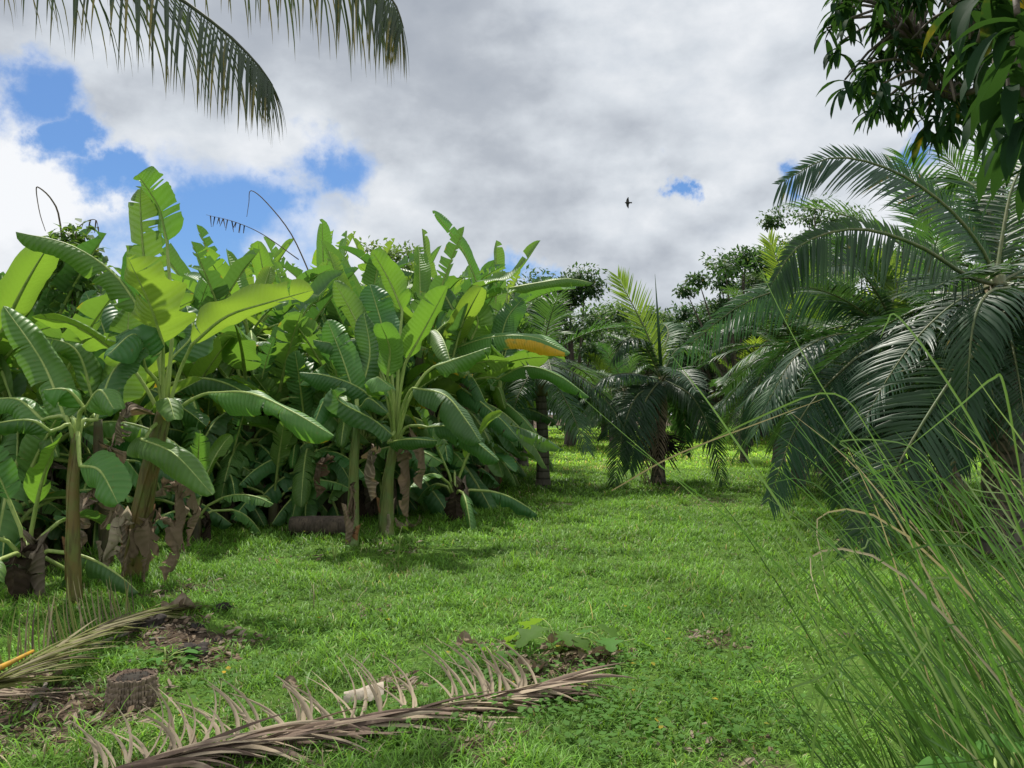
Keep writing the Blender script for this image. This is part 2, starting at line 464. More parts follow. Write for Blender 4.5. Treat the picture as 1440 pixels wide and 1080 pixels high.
def banana_hero(base, stem_px, depth, label, leaves, stem_w, seed, stem_mat='stem', dead=(), sheaths=0, group='banana plants of the front row'):
    """stem_px: stem points from just above the base to the crown; leaves: (pixel points, width px, face, dict)"""
    rnd = random.Random(seed)
    root = empty('banana_plant', base, label, 'banana plant', group)
    bpy.context.view_layer.update()
    sp = [V(base) - V((0, 0, .05))] + [at(x, y, depth + dd) for x, y, dd in stem_px]
    crown = sp[-1]
    rel = [p - V(base) for p in sp]
    sw = stem_w * depth / F
    mb = MB()
    mb.tube(bez(rel, 14), lambda t: sw * .5 * (1.25 - .55 * t), 12, bump=.05)
    # overlapping sheath edges running up the stem
    for k in range(3):
        a0 = rnd.uniform(0, 6.28)
        C = bez(rel, 14)
        pts = [p + V((math.cos(a0 + i * .12), math.sin(a0 + i * .12), 0)) * sw * .5 * (1.25 - .55 * i / 14) for i, p in enumerate(C)]
        mb.tube(pts[1 + k:], lambda t: sw * .09 * (1 - .5 * t), 5)
    st = mb.build('pseudostem', M[stem_mat], root)
    for li, (px, wpx, face, o) in enumerate(leaves):
        o = dict(o)
        mt = o.pop('mat', 'banana'); pet = o.pop('pet', None)
        bl = [at(x, y, depth + dd) - V(base) for x, y, dd in px]
        cr = crown - V(base)
        if pet is None:
            dist = (bl[0] - cr).length
            mid = cr.lerp(bl[0], .5) + V((0, 0, .22 * dist))
            pt = [cr - V((0, 0, .15)), cr + (mid - cr) * .55 + V((0, 0, .04)), mid.lerp(bl[0], .35), bl[0]]
        else:
            pt = [at(x, y, depth + dd) - V(base) for x, y, dd in pet] + [bl[0]]
        dm = depth + px[len(px) // 2][2]
        lb = MB()
        hint = FACE[face] if isinstance(face, str) else face
        n = o.pop('n', 40)
        o['wav'] = o.get('wav', .1) * 1.35
        banana_blade(lb, bl, wpx * 1.06 * dm / F, hint, seed=seed * 31 + li, n=n, m=6, **o)
        lf = lb.build('leaf', M[mt], root)
        rb = MB()
        rib_tube(rb, pt, bl, .018 * (depth / 8) ** .3, hint=hint)
        rb.build('midrib', M['petiole'], lf)
    for di, (x, y, ln, w, lx, ly) in enumerate(dead):
        db = MB()
        dead_banana_leaf(db, at(x, y, depth - .12) - V(base), ln, w, seed * 17 + di, lean=V((lx, ly, 0)))
        db.build('dead_leaf', M['dead'], root)
    for k in range(sheaths):
        a = rnd.uniform(0, 6.28)
        hb = MB()
        C = rel[0]
        p0 = V((math.cos(a), math.sin(a), 0)) * sw * .62
        h_ = rnd.uniform(.25, .75)
        pts = [p0 + V((0, 0, .0)), p0 * 1.12 + V((0, 0, h_ * .5)), p0 * 1.7 + V((0, 0, h_))]
        banana_blade(hb, pts, sw * 1.1, V((math.cos(a), math.sin(a), .3)), fold=-.7, curl=-.6, tears=2, seed=seed + k, n=14, m=5, wav=.2, age_all=rnd.uniform(0, .8), crinkle=.035)
        hb.build('dry_sheath', M['dead'] if k % 3 else M['orange'], root)
    return root

G0 = 'banana plants of the front row'
# plant nearest the camera, far left
banana_hero(ground_at(105, 850), [(103, 760, 0), (103, 680, 0), (108, 610, .05)], 6.4,
    'nearest banana plant, slim straight stem browned at its foot, beside the cut palm frond',
    [
     ([(112, 655, -.15), (140, 662, -.3), (166, 708, -.4)], 62, 'cam', dict(fold=-.25, curl=-.3, mat='banana')),
     ([(118, 572, -.1), (95, 548, -.2), (62, 548, -.3)], 58, 'upc', dict(fold=-.5, curl=-.5, mat='banana')),
     ([(120, 572, -.15), (140, 548, -.35), (160, 575, -.5)], 60, 'upc', dict(fold=-.5, curl=-.5, mat='banana')),
     ([(72, 606, -.1), (40, 590, -.2), (-25, 598, -.3)], 46, 'upc', dict(fold=-.5, curl=-.7, mat='banana_old', tears=2)),
     ([(60, 590, .2), (20, 560, .3), (-40, 570, .3)], 48, 'upc', dict(fold=-.3, curl=-.5, mat='banana', tears=2)),
     ([(135, 590, .2), (160, 520, .4), (205, 488, .6)], 50, 'up', dict(fold=-.3, curl=-.4, mat='banana_old')),
     ([(92, 590, .2), (60, 510, .4), (5, 430, .5)], 60, 'upc', dict(fold=-.2, curl=-.3, mat='banana', tears=3)),
    ], 17, 3, 'stem', dead=[(118, 660, .5, .2, .45, .3)], sheaths=1, group=G0)

# big hero plant
banana_hero(ground_at(190, 815), [(192, 770, 0), (205, 690, 0), (222, 615, 0), (231, 575, 0)], 7.4,
    'tall banana plant with slanting yellow-brown stem and peeling grey leaves around its base',
    [
     ([(230, 482, -.25), (212, 430, -.5), (180, 362, -.8)], 92, (.35, .9, .35), dict(fold=.22, curl=.25, mat='banana_young', wav=.16, tears=2, pet=[(231, 590, 0), (229, 540, -.1)])),
     ([(270, 484, -.1), (318, 445, -.3), (378, 425, -.5), (440, 408, -.6)], 56, (-.1, .75, .8), dict(fold=.35, curl=.45, mat='banana_young', wav=.2, tears=2, pet=[(233, 590, 0), (250, 530, 0)])),
     ([(234, 340, .15), (224, 295, .1), (205, 262, 0), (193, 246, -.05)], 66, (-.55, -.8, .2), dict(fold=-.2, curl=-.2, mat='banana', tears=4, wav=.08, pet=[(234, 580, 0), (243, 450, .1), (238, 385, .15)])),
     ([(212, 425, .3), (202, 360, .25), (197, 290, .2), (198, 262, .2)], 62, (-.2, -.9, .2), dict(fold=-.15, curl=-.15, mat='banana', tears=5, wav=.08)),
     ([(292, 552, -.2), (350, 552, -.5), (410, 578, -.8), (469, 613, -.95)], 60, (0, -.55, .85), dict(fold=-.4, curl=-.8, mat='banana', wav=.2, tears=3, age_tip=.12, age_edge=.25, pet=[(234, 590, 0), (265, 565, -.1)])),
     ([(205, 615, -.25), (200, 618, -.35), (245, 638, -.7), (299, 696, -.9)], 58, (.1, -.75, .75), dict(fold=-.3, curl=-.4, mat='banana', wav=.1, tears=1, pet=[(231, 590, 0), (215, 600, -.1)])),
     ([(183, 512, 0), (150, 485, -.2), (100, 455, -.4), (45, 446, -.5)], 54, (0, .3, 1), dict(fold=.1, curl=-.4, mat='banana_young', wav=.1, tears=2, pet=[(228, 590, 0), (208, 550, 0)])),
     ([(200, 440, .1), (160, 385, 0), (100, 345, -.15), (22, 326, -.3)], 56, (.2, -.5, .85), dict(fold=-.25, curl=-.5, mat='banana', wav=.09, tears=2, pet=[(231, 590, .05), (222, 500, .1)])),
     ([(240, 505, .2), (270, 470, .3), (262, 430, .5)], 60, (0, -.6, .6), dict(fold=-.3, curl=-.3, mat='banana_old')),
     ([(205, 520, -.3), (190, 470, -.5), (150, 500, -.9)], 62, 'upc', dict(fold=-.3, curl=-.5, mat='banana_old', tears=2)),
     ([(226, 575, -.1), (236, 560, -.3), (246, 590, -.5)], 40, 'up', dict(fold=-.3, curl=-.3, mat='banana', age_all=.25)),
    ], 27, 5, 'stem', dead=[(208, 575, .35, .26, -.5, -.3), (228, 655, .75, .16, .5, -.1), (232, 690, .5, .22, .8, -.2), (205, 735, .5, .2, .3, -.5), (190, 735, .5, .18, -.4, -.4), (212, 735, .5, .2, .7, -.3), (200, 750, .4, .16, 0, -.6), (218, 690, .6, .14, .6, .1)], sheaths=8, group=G0)

# small upright stem leaning beside the hero plant
banana_hero(ground_at(150, 800), [(147, 700, 0), (140, 640, 0), (138, 590, 0)], 8.0,
    'thin banana plant standing in the gap between the nearest plant and the tall slanting one',
    [
     ([(150, 575, 0), (175, 500, .1), (182, 430, .2)], 70, (.2, -.8, .4), dict(fold=-.1, curl=-.2, mat='banana', tears=2)),
     ([(130, 560, 0), (105, 490, -.1), (40, 470, -.3)], 56, 'upc', dict(fold=-.3, curl=-.5, mat='banana', tears=2)),
     ([(140, 570, 0), (150, 480, .3), (120, 410, .5)], 60, (0, -.7, .4), dict(fold=-.1, curl=-.3, mat='banana_old', tears=3)),
     ([(120, 600, .1), (70, 570, .1), (10, 600, .1)], 50, 'upc', dict(fold=-.4, curl=-.6, mat='banana_old', tears=2)),
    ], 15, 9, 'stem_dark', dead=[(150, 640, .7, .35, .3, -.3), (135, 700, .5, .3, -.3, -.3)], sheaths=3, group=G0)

# plant in the middle of the front row
banana_hero(ground_at(545, 755), [(543, 720, 0), (546, 670, 0), (556, 620, 0)], 10.0,
    'banana plant with smooth yellow-green stem at the corner of the grove',
    [
     ([(572, 505, -.1), (595, 465, -.2), (629, 402, -.35)], 52, (-.7, .6, .35), dict(fold=.25, curl=.4, mat='banana_young', wav=.06, tears=1)),
     ([(566, 436, .2), (548, 395, .15), (523, 352, .1)], 46, (.5, .8, .3), dict(fold=.15, curl=.2, mat='banana_young', wav=.1, tears=1)),
     ([(580, 545, -.2), (625, 555, -.5), (655, 590, -.7), (676, 622, -.8)], 58, (.2, -.75, .7), dict(fold=-.3, curl=-.5, mat='banana_old', tears=1)),
     ([(600, 600, -.2), (635, 600, -.4), (670, 622, -.6), (702, 648, -.7)], 46, (.1, -.7, .8), dict(fold=-.3, curl=-.5, mat='banana_old', tears=2)),
     ([(540, 575, -.1), (505, 545, -.3), (460, 528, -.4), (421, 524, -.5)], 44, (0, -.6, .8), dict(fold=-.4, curl=-.5, mat='banana_old', tears=2)),
     ([(552, 612, -.3), (525, 590, -.6), (480, 566, -.8), (470, 548, -.9)], 44, (-.2, -.7, .7), dict(fold=-.35, curl=-.3, mat='banana_old', tears=1)),
     ([(545, 622, -.4), (575, 617, -.9), (615, 620, -1.0)], 32, (0, -.8, .5), dict(fold=-.5, curl=-.6, mat='banana_old')),
     ([(545, 555, -.3), (530, 530, -.7), (552, 546, -1.1)], 42, (0, -.4, .9), dict(fold=-.4, curl=-.3, mat='banana')),
     ([(520, 500, .2), (500, 450, .3), (470, 395, .3)], 40, (-.4, -.7, .4), dict(fold=-.15, curl=-.3, mat='banana', tears=1)),
     ([(548, 505, .3), (535, 450, .4), (520, 400, .5)], 56, (.1, -.9, .3), dict(fold=-.12, curl=-.2, mat='banana_old', tears=1)),
     ([(545, 530, -.3), (548, 490, -.5), (535, 455, -.9)], 40, 'back', dict(fold=.2, curl=.3, mat='banana', tears=0)),
     ([(610, 515, .1), (640, 505, .2), (690, 488, .3)], 40, 'upc', dict(fold=-.3, curl=-.5, mat='banana', tears=2)),
     ([(535, 520, 0), (500, 490, 0), (440, 478, -.2)], 40, 'upc', dict(fold=-.3, curl=-.6, mat='banana_old', tears=2)),
    ], 17, 11, 'stem_green', dead=[(575, 625, .55, .3, .5, -.2), (530, 640, .6, .3, -.3, -.3), (560, 640, .8, .3, .3, .2)], sheaths=3, group=G0)

banana_hero(ground_at(495, 768), [(497, 720, 0), (498, 650, 0), (502, 600, 0)], 9.6,
    'young pale-stemmed banana plant just left of the corner plant, withered leaf at its foot',
    [
     ([(488, 585, -.1), (460, 560, -.3), (440, 600, -.5)], 36, 'upc', dict(fold=-.4, curl=-.5, mat='banana_old')),
     ([(508, 570, -.1), (520, 560, -.3), (545, 580, -.4)], 32, 'upc', dict(fold=-.4, curl=-.5, mat='banana_old')),
     ([(500, 560, .1), (480, 500, .2), (460, 450, .3)], 46, (-.3, -.8, .4), dict(fold=-.1, curl=-.3, mat='banana', tears=2)),
     ([(503, 560, .1), (520, 500, .3), (512, 440, .4)], 46, (.3, -.8, .4), dict(fold=-.1, curl=-.3, mat='banana_old', tears=1)),
    ], 15, 12, 'stem_green', dead=[(500, 690, .5, .22, -.1, -.4), (470, 650, .45, .25, -.5, -.1)], sheaths=3, group=G0)

# plants carrying the long arching leaves on the grove's right edge
def yellow_edge(t, u):
    return .62 * max(0, min(1, (t - .36) / .12)) * (1 if u > .18 else 0) * (1 if t < .96 else .2) * (1.0 + .12 * math.sin(70 * t))
banana_hero(ground_at(655, 705), [(652, 640, 0), (645, 590, 0), (640, 560, 0)], 13.6,
    'banana plant with a long arching leaf that has turned orange-yellow along its lower edge',
    [
     ([(632, 492, -.3), (690, 474, -.7), (750, 474, -1.0), (802, 497, -1.2)], 44, (0, -.72, .7), dict(fold=-.08, curl=-.3, wav=.07, tears=1, mat='banana', agefn=yellow_edge)),
     ([(700, 532, -.2), (740, 515, -.5), (785, 528, -.7), (829, 559, -.8)], 34, (0, -.65, .75), dict(fold=-.4, curl=-.5, wav=.08, tears=2, mat='banana')),
     ([(655, 412, .1), (690, 397, 0), (725, 385, -.1), (760, 338, -.2)], 36, (-.2, -.3, .8), dict(fold=.2, curl=.3, tears=1, mat='banana')),
     ([(672, 402, .3), (655, 360, .3), (632, 325, .3), (608, 296, .3)], 22, (-.7, -.4, .6), dict(fold=-.3, curl=-.4, tears=2, mat='banana')),
     ([(640, 540, -.3), (670, 560, -.8), (705, 590, -1.1), (730, 618, -1.3)], 38, (.2, -.7, .7), dict(fold=-.4, curl=-.5, tears=2, mat='banana_old')),
     ([(648, 500, .1), (660, 455, .1), (652, 410, .1)], 50, (0, -.9, .3), dict(fold=-.2, curl=-.3, tears=3, mat='banana_old')),
     ([(662, 480, -.1), (672, 450, -.2), (655, 420, -.4)], 44, 'back', dict(fold=.15, curl=.2, mat='banana_young')),
     ([(620, 500, 0), (600, 465, 0), (570, 470, -.1)], 40, 'upc', dict(fold=-.4, curl=-.5, mat='banana_old', tears=2)),
     ([(640, 440, .3), (610, 395, .3), (560, 378, .3)], 34, 'upc', dict(fold=-.2, curl=-.4, mat='banana_old', tears=2)),
    ], 20, 21, 'stem_dark', dead=[(655, 560, 1.0, .4, .4, -.3), (640, 590, .9, .4, -.3, -.3), (660, 620, .8, .3, .5, 0)], sheaths=3, group=G0)

banana_hero(ground_at(690, 690), [(690, 640, 0), (697, 590, 0), (702, 570, 0)], 15.6,
    'banana plant at the right end of the grove with torn leaves drooping over the lawn',
    [
     ([(700, 560, -.5), (725, 578, -1.0), (750, 605, -1.3), (769, 636, -1.5)], 34, (.3, -.6, .75), dict(fold=-.4, curl=-.4, tears=4, mat='banana')),
     ([(715, 405, .2), (760, 397, 0), (800, 392, 0), (834, 398, 0)], 22, (0, -.7, .7), dict(fold=-.3, curl=-.4, tears=1, mat='banana')),
     ([(700, 500, 0), (712, 450, 0), (735, 420, 0)], 40, 'cam', dict(fold=-.2, curl=-.4, tears=5, mat='banana_old')),
     ([(685, 550, -.3), (700, 545, -.8), (710, 575, -1.0)], 28, 'upc', dict(fold=-.3, curl=-.4, tears=2, mat='banana_young')),
     ([(705, 520, 0), (720, 470, .2), (748, 480, .4)], 36, 'upc', dict(fold=-.3, curl=-.4, tears=5, mat='banana_old')),
     ([(690, 470, .2), (670, 420, .2), (660, 372, .2)], 36, (-.3, -.8, .3), dict(fold=-.2, curl=-.4, tears=3, mat='banana')),
     ([(675, 560, -.4), (655, 555, -.8), (640, 585, -1)], 30, 'upc', dict(fold=-.3, curl=-.4, tears=2, mat='banana_old')),
    ], 20, 22, 'stem_dark', dead=[(700, 560, 1.1, .4, .4, -.3), (690, 600, 1.0, .4, -.2, -.4), (705, 600, .9, .4, .5, .1)], sheaths=4, group=G0)

# ------------------------------------------------------------------ banana grove behind the front row
TOP = {}
def proto_banana(seed, h, nl, L, W, near=False):
    rnd = random.Random(seed)
    root = empty('banana_plant', (0, 0, 0))
    mb = MB()
    lean = V((rnd.uniform(-.1, .1), rnd.uniform(-.1, .1), 0)) * h
    C = bez([V((0, 0, -.1)), V((0, 0, h * .5)) + lean * .4, V((0, 0, h)) + lean], 8)
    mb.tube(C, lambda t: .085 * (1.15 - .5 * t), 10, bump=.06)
    mb.build('pseudostem', M['stem_dark'], root)
    cr = C[-1]
    a0 = rnd.uniform(0, 6.28)
    for i in range(nl):
        a = a0 + i * 2.4 + rnd.uniform(-.25, .25)
        k = i / max(1, nl - 1)                      # 0 = youngest, upright
        el = R(min(82, (78 - 94 * k ** .75) + rnd.uniform(-22, 10)))
        Ln = L * (.8 + .3 * math.sin(math.pi * min(1, k + .25))) * rnd.uniform(.85, 1.1)
        hd = V((math.cos(a), math.sin(a), 0))
        d = hd * math.cos(el) + UP * math.sin(el)
        pl = .35 + .15 * rnd.random()
        p0 = cr + d * pl
        pts = [p0]; q = p0.copy(); dd = d.copy()
        bend = (.18 + .95 * k) * rnd.uniform(.5, 1.9)
        for s in range(4):
            dd = (dd - UP * bend * .34 + hd * .12 * k).normalized()
            q = q + dd * Ln / 4; pts.append(q.copy())
        hint = (UP * math.cos(el) - hd * math.sin(el) + V((rnd.uniform(-.3, .3), rnd.uniform(-.3, .3), 0))).normalized()
        lb = MB()
        young = k < .3
        banana_blade(lb, pts, W * rnd.uniform(.85, 1.1), hint, fold=(.25 if young else rnd.uniform(-.5, -.1)), curl=(.3 if young else rnd.uniform(-.8, -.2)), tears=rnd.choice([0, 1, 2, 3, 5, 8, 11]), seed=seed * 50 + i, n=20, m=3, wav=.11, age_edge=rnd.choice([0, 0, 0, .25]), age_tip=(.55 if rnd.random() < .08 else 0), age_all=(.35 if rnd.random() < .03 else 0), twist=rnd.uniform(-.9, .9))
        rb = MB(); rib_tube(rb, [cr - UP * .15, cr + d * pl * .5], pts, .02, n=5)
        o = len(lb.v); lb.v += rb.v; lb.c += rb.c; lb.f += [tuple(x + o for x in f) for f in rb.f]; lb.m += [1] * len(rb.f)
        lb.build('leaf', [M['banana_young' if young and rnd.random() < .35 else ('banana' if rnd.random() < .42 else 'banana_old')], M['petiole']], root)
    for i in range(rnd.randint(1, 2)):
        a = rnd.uniform(0, 6.28)
        db = MB()
        dead_banana_leaf(db, cr - UP * rnd.uniform(0, h * .4), rnd.uniform(.7, 1.3), .28, seed * 7 + i, lean=V((math.cos(a), math.sin(a), 0)) * .5)
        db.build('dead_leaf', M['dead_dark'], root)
    bpy.context.view_layer.update()
    root_top = max((max(v[2] for v in [w.co for w in c.data.vertices]) for c in root.children))
    TOP[root.name] = root_top
    return root

PROT = [proto_banana(101 + i, h, nl, L, W) for i, (h, nl, L, W) in enumerate(
    [(2.5, 12, 1.45, .39), (2.2, 12, 1.6, .44), (2.8, 13, 1.4, .38), (2.6, 11, 1.65, .42), (2.3, 13, 1.35, .38), (2.7, 12, 1.5, .43), (2.1, 12, 1.6, .37), (2.4, 13, 1.5, .40)])]
SUCK = [proto_banana(131 + i, h, nl, L, W) for i, (h, nl, L, W) in enumerate([(.75, 9, .95, .34), (1.1, 10, 1.1, .36), (.45, 8, .75, .30)])]
usedp = set()
rnd = random.Random(4)
def place_banana(P, x, y, s, rz, label, group):
    o = P if P.name not in usedp else copy_tree(P)
    usedp.add(o.name)
    o.location = (x, y, hgt(x, y)); o.rotation_euler = (0, 0, rz); o.scale = (s, s, s)
    tag(o, label, 'banana plant', group)
    return o

DMIN = [(-400, 8.8), (60, 8.9), (110, 9.6), (240, 11.9), (500, 12.0), (600, 13.2), (660, 16.2), (700, 18.5), (735, 24)]
def dmin(px):
    for (a, da), (b, db) in zip(DMIN, DMIN[1:]):
        if a <= px <= b: return da + (db - da) * (px - a) / (b - a)
    return 8.8 if px < -400 else 99
GROVE_LABEL = 'banana plant crowded in the dense grove behind the front row'
FEATURED = []
j = 0
yy = 7.6
while yy < 25:
    xx = -15.0
    while xx < 1:
        x = xx + rnd.uniform(-.45, .45); y = yy + rnd.uniform(-.45, .45)
        px = 720 + x / y * F
        xx += 1.22
        if px < -110 or px > 735: continue
        dm = dmin(px)
        if y < dm or y > dm + 10.5: continue
        P = PROT[j % len(PROT)]
        want = EYE + (580 - np.interp(px, [-110, 60, 200, 340, 480, 600, 735], [395, 405, 378, 338, 320, 338, 365])) / F * y
        s = max(.75, min(1.45, want / TOP.get(P.name, 4))) * rnd.uniform(.78, 1.03)
        place_banana(P, x, y, s, rnd.uniform(0, 6.28), GROVE_LABEL, 'banana plants packed in the grove')
        j += 1
    yy += 1.3
print('grove plants', j)
# suckers low at the shaded edge
SK = [(38, 842, 2), (10, 800, 2), (0, 780, 2), (275, 760, 2), (315, 735, 0), (350, 725, 1), (385, 735, 2), (420, 715, 1), (300, 705, 1), (455, 705, 0), (130, 770, 1), (600, 705, 2), (640, 735, 2), (560, 700, 1), (700, 675, 2), (250, 720, 1), (-30, 800, 2), (65, 770, 2)]
for i, (px, py, k) in enumerate(SK):
    p = ground_at(px, py)
    nm = 'small banana sucker with broad low leaves in the shade at the foot of the grove'
    place_banana(SUCK[k], p.x, p.y, rnd.uniform(.85, 1.15), rnd.uniform(0, 6.28), nm, 'banana suckers at the foot of the grove')

for i in range(120):
    px = rnd.uniform(-40, 700); y = dmin(px) + (rnd.uniform(-.3, .9) if i % 2 else rnd.uniform(1.0, 5))
    place_banana(SUCK[i % 3], (px - 720) / F * y, y, rnd.uniform(1.0, 1.7), rnd.uniform(0, 6.28), 'small banana sucker with broad low leaves in the shade at the foot of the grove', 'banana suckers at the foot of the grove')
# leafless broken midribs poking above the grove
def bare_stalk(name, label, pts, r, fringe=0):
    P = [at(x, y, d) for x, y, d in pts]
    base = P[0]
    root = empty(name, base, label, 'dry stalk', 'bare dry leaf stalks above the grove')
    mb = MB(); C = [p - base for p in bez(P, 20)]
    mb.tube(C, lambda t: .6 * r * (1 - .7 * t), 6)
    mb.build('stalk', M['rachis_dry'], root)
    if fringe:
        fb = MB(); rr = random.Random(fringe)
        for i in range(fringe):
            p = C[int(20 * (.55 + .45 * i / fringe))]
            q = p + V((rr.uniform(-.06, .06), 0, -rr.uniform(.08, .2)))
            s = V((.012, 0, 0))
            fb.grid([[(p - s, (0, 0, .9)), (p + s, (0, 0, .9))], [(q - s * .3, (0, 0, .9)), (q + s * .3, (0, 0, .9))]])
        fb.build('dry_shreds', M['dead'], root)
bare_stalk('bare_leaf_stalk', 'dry bare leaf stalk bent into an arch at the far left of the grove top', [(92, 400, 9.4), (84, 310, 9.2), (72, 280, 9.1), (55, 264, 9.0), (51, 268, 9.0), (56, 300, 9.0), (64, 325, 9.0)], .022)
bare_stalk('bare_leaf_stalk', 'short dry leaf stalk with shrivelled brown tip beside the climbing vine', [(100, 345, 9.4), (112, 318, 9.3), (134, 309, 9.3), (139, 330, 9.3)], .014, 3)
bare_stalk('bare_leaf_stalk', 'long thin bare leaf stalk snapped at its tip against the blue sky', [(440, 395, 13.5), (410, 330, 13.3), (375, 285, 13.2), (353, 268, 13.1), (350, 285, 13.1), (347, 305, 13.1)], .022)
bare_stalk('bare_leaf_stalk', 'thin leaf stalk fringed with dry shreds, leaning left against the sky', [(420, 365, 13.2), (370, 330, 13.1), (330, 312, 13.0), (290, 302, 13.0)], .018, 16)

# climbing vine smothering a banana plant at far left
def leaf_cards(mb, c, n, rx, ry, rz, size, rnd, droop=.3, mat=0, shell=.55):
    for _ in range(n):
        d = V((rnd.gauss(0, 1), rnd.gauss(0, 1), rnd.gauss(0, 1))).normalized()
        r = shell + (1 - shell) * rnd.random()
        p = V(c) + V((d.x * rx, d.y * ry, d.z * rz)) * r
        ax = (d * .6 + V((rnd.uniform(-1, 1), rnd.uniform(-1, 1), rnd.uniform(-1, .6) - droop))).normalized()
        sd = ax.cross(V((rnd.uniform(-.6, .6), rnd.uniform(-.6, .6), 1))).normalized()
        nn = sd.cross(ax)
        s = size * rnd.uniform(.6, 1.3)
        a = rnd.random() ** 4 * .4
        mb.grid([[(p - sd * s * .05, (-1, 0, a)), (p + sd * s * .05, (1, 0, a))],
                 [(p + ax * s * .45 - sd * s * .26 + nn * s * .08, (-1, .4, a)), (p + ax * s * .45 + sd * s * .26 + nn * s * .08, (1, .4, a))],
                 [(p + ax * s * .98 - sd * s * .02 - nn * s * .05, (-1, 1, a)), (p + ax * s + sd * s * .02 - nn * s * .05, (1, 1, a))]], mat)
vb = at(100, 330, 9.3)
vr = empty('climbing_vine', V((vb.x, vb.y, 0)), 'leafy climbing vine smothering a banana plant at the far left', 'vine')
mb = MB(); rv = random.Random(8)
for (x, y, n, a, b) in [(98, 355, 150, .28, .24), (110, 375, 200, .34, .35), (85, 390, 160, .3, .4), (105, 430, 220, .4, .45), (120, 480, 180, .4, .45), (92, 338, 60, .18, .2), (112, 330, 40, .14, .18)]:
    leaf_cards(mb, at(x, y, 9.2) - V((vb.x, vb.y, 0)), n, a, a, b, .13, rv)
mb.build('foliage', M['vine'], vr)
tb = MB()
for k in range(5):
    o = V((rv.uniform(-.2, .2), rv.uniform(-.2, .2), 0))
    tb.tube(bez([o, o * .5 + V((.1, 0, 1.2)), o + V((0, 0, 2.4)), o * .4 + V((.05, 0, vb.z))], 12), .008, 5)
tb.build('stem', M['bark'], vr)

# fallen log in the shade
lg = ground_at(455, 752)
mb = MB()
mb.tube([V((-.42, .05, .12)), V((-.2, .02, .13)), V((.1, -.02, .13)), V((.40, 0, .12))], .125, 14, bump=.06)
o = mb.build('fallen_log', M['litter']); o.location = lg; o.rotation_euler = (0, 0, .1)
tag(o, 'short brown log lying in the shade at the foot of the grove', 'log')

# ------------------------------------------------------------------ palms
def palm_trunk(root, pts, r, bulge=1.0, name='trunk', mat='palm_trunk', flare=1.5):
    mb = MB()
    C = bez(pts, 18)
    mb.tube(C, lambda t: r * (1 + (flare - 1) * max(0, 1 - t * 5) ** 2) * (1 - .25 * t), 14, bump=.03)
    return mb.build(name, M[mat], root)

def palm_random_fronds(root, crown, N, L, ll, lw, seed, mats, el0=80, el1=-25, nleaf=44, sub=False, a0=None, arc=1.0):
    rnd = random.Random(seed)
    a0 = rnd.uniform(0, 6.28) if a0 is None else a0
    for i in range(N):
        a = a0 + i * 2.4 + rnd.uniform(-.2, .2)
        k = i / max(1, N - 1)
        el = R(el0 + (el1 - el0) * k + rnd.uniform(-7, 7))
        hd = V((math.cos(a), math.sin(a), 0))
        d = hd * math.cos(el) + UP * math.sin(el)
        Ln = L * rnd.uniform(.85, 1.1) * (.75 if k < .12 else 1)
        q = V(crown); pts = [q.copy()]; dd = d.copy()
        for s in range(5):
            dd = (dd - UP * (.10 + .26 * min(1, k * 1.6)) * arc * (1 if el > -.2 else .55) + hd * .05).normalized()
            q = q + dd * Ln / 5; pts.append(q.copy())
        hint = (UP * max(.15, math.cos(el)) - hd * math.sin(el) * .8).normalized()
        mt = mats[0] if k < .15 else mats[1 if rnd.random() < .65 else 2]
        add_frond(root, pts, nleaf, ll, lw, M[mt], M['rachis'], r0=.02, sub=sub, hint=hint, lift=rnd.uniform(.1, .4) if k < .4 else rnd.uniform(-.1, .25), fwd=rnd.uniform(.4, .7), droop=.25 + .45 * k, seed=seed * 91 + i)

def proto_palm(seed, h, r, N, L, ll, lw, mats, shaft=True, nleaf=40):
    root = empty('palm_tree', (0, 0, 0))
    rnd = random.Random(seed)
    top = V((rnd.uniform(-.1, .1), rnd.uniform(-.1, .1), h))
    palm_trunk(root, [V((0, 0, -.1)), V((top.x * .3, top.y * .3, h * .5)), top], r)
    if shaft:
        mb = MB(); mb.tube([top - UP * .05, top + UP * .3, top + UP * .65], lambda t: r * (1.0 - .45 * t), 12, bump=.03); mb.build('crownshaft', M['crownshaft'], root)
    palm_random_fronds(root, top + UP * .55, N, L, ll, lw, seed, mats, nleaf=nleaf)
    return root

PM = [proto_palm(301, 1.9, .14, 16, 2.3, .66, .034, ('palm_mid', 'palm', 'palm_mid'), nleaf=46),
      proto_palm(302, 2.3, .15, 17, 2.5, .68, .034, ('palm_mid', 'palm', 'palm_mid'), nleaf=46),
      proto_palm(303, 1.6, .13, 15, 2.2, .62, .034, ('palm_bright', 'palm_mid', 'palm'), nleaf=44)]
usedq = set()
def place_palm(k, px, py, s, rz, label, group, depth=None):
    P = PM[k]
    o = P if P.name not in usedq else copy_tree(P)
    usedq.add(o.name)
    p = ground_at(px, py)
    o.location = p; o.rotation_euler = (0, 0, rz); o.scale = (s, s, s)
    tag(o, label, 'palm tree', group)
    return o
GP = 'palm trees standing across the lawn'
place_palm(0, 764, 683, 1.08, .4, 'palm with slim pale grey trunk right beside the end of the banana grove', GP)
place_palm(1, 735, 657, 1.05, 2.0, 'palm with swollen trunk base half hidden behind the end of the banana grove', GP)
place_palm(2, 862, 632, 1.2, 1.1, 'small dark-trunked palm behind and left of the central palm', GP)
place_palm(0, 878, 640, 1.0, 3.0, 'slender palm close behind the left side of the central palm', GP)
place_palm(2, 1046, 650, 1.05, 4.4, 'thin-trunked palm in the gap right of the central palm', GP)
place_palm(1, 1095, 652, 1.25, 5.2, 'pale green palm behind the dark palms on the right', GP)
place_palm(0, 1165, 668, 1.35, 2.7, 'yellow-green palm rising behind the two big dark palms', GP)
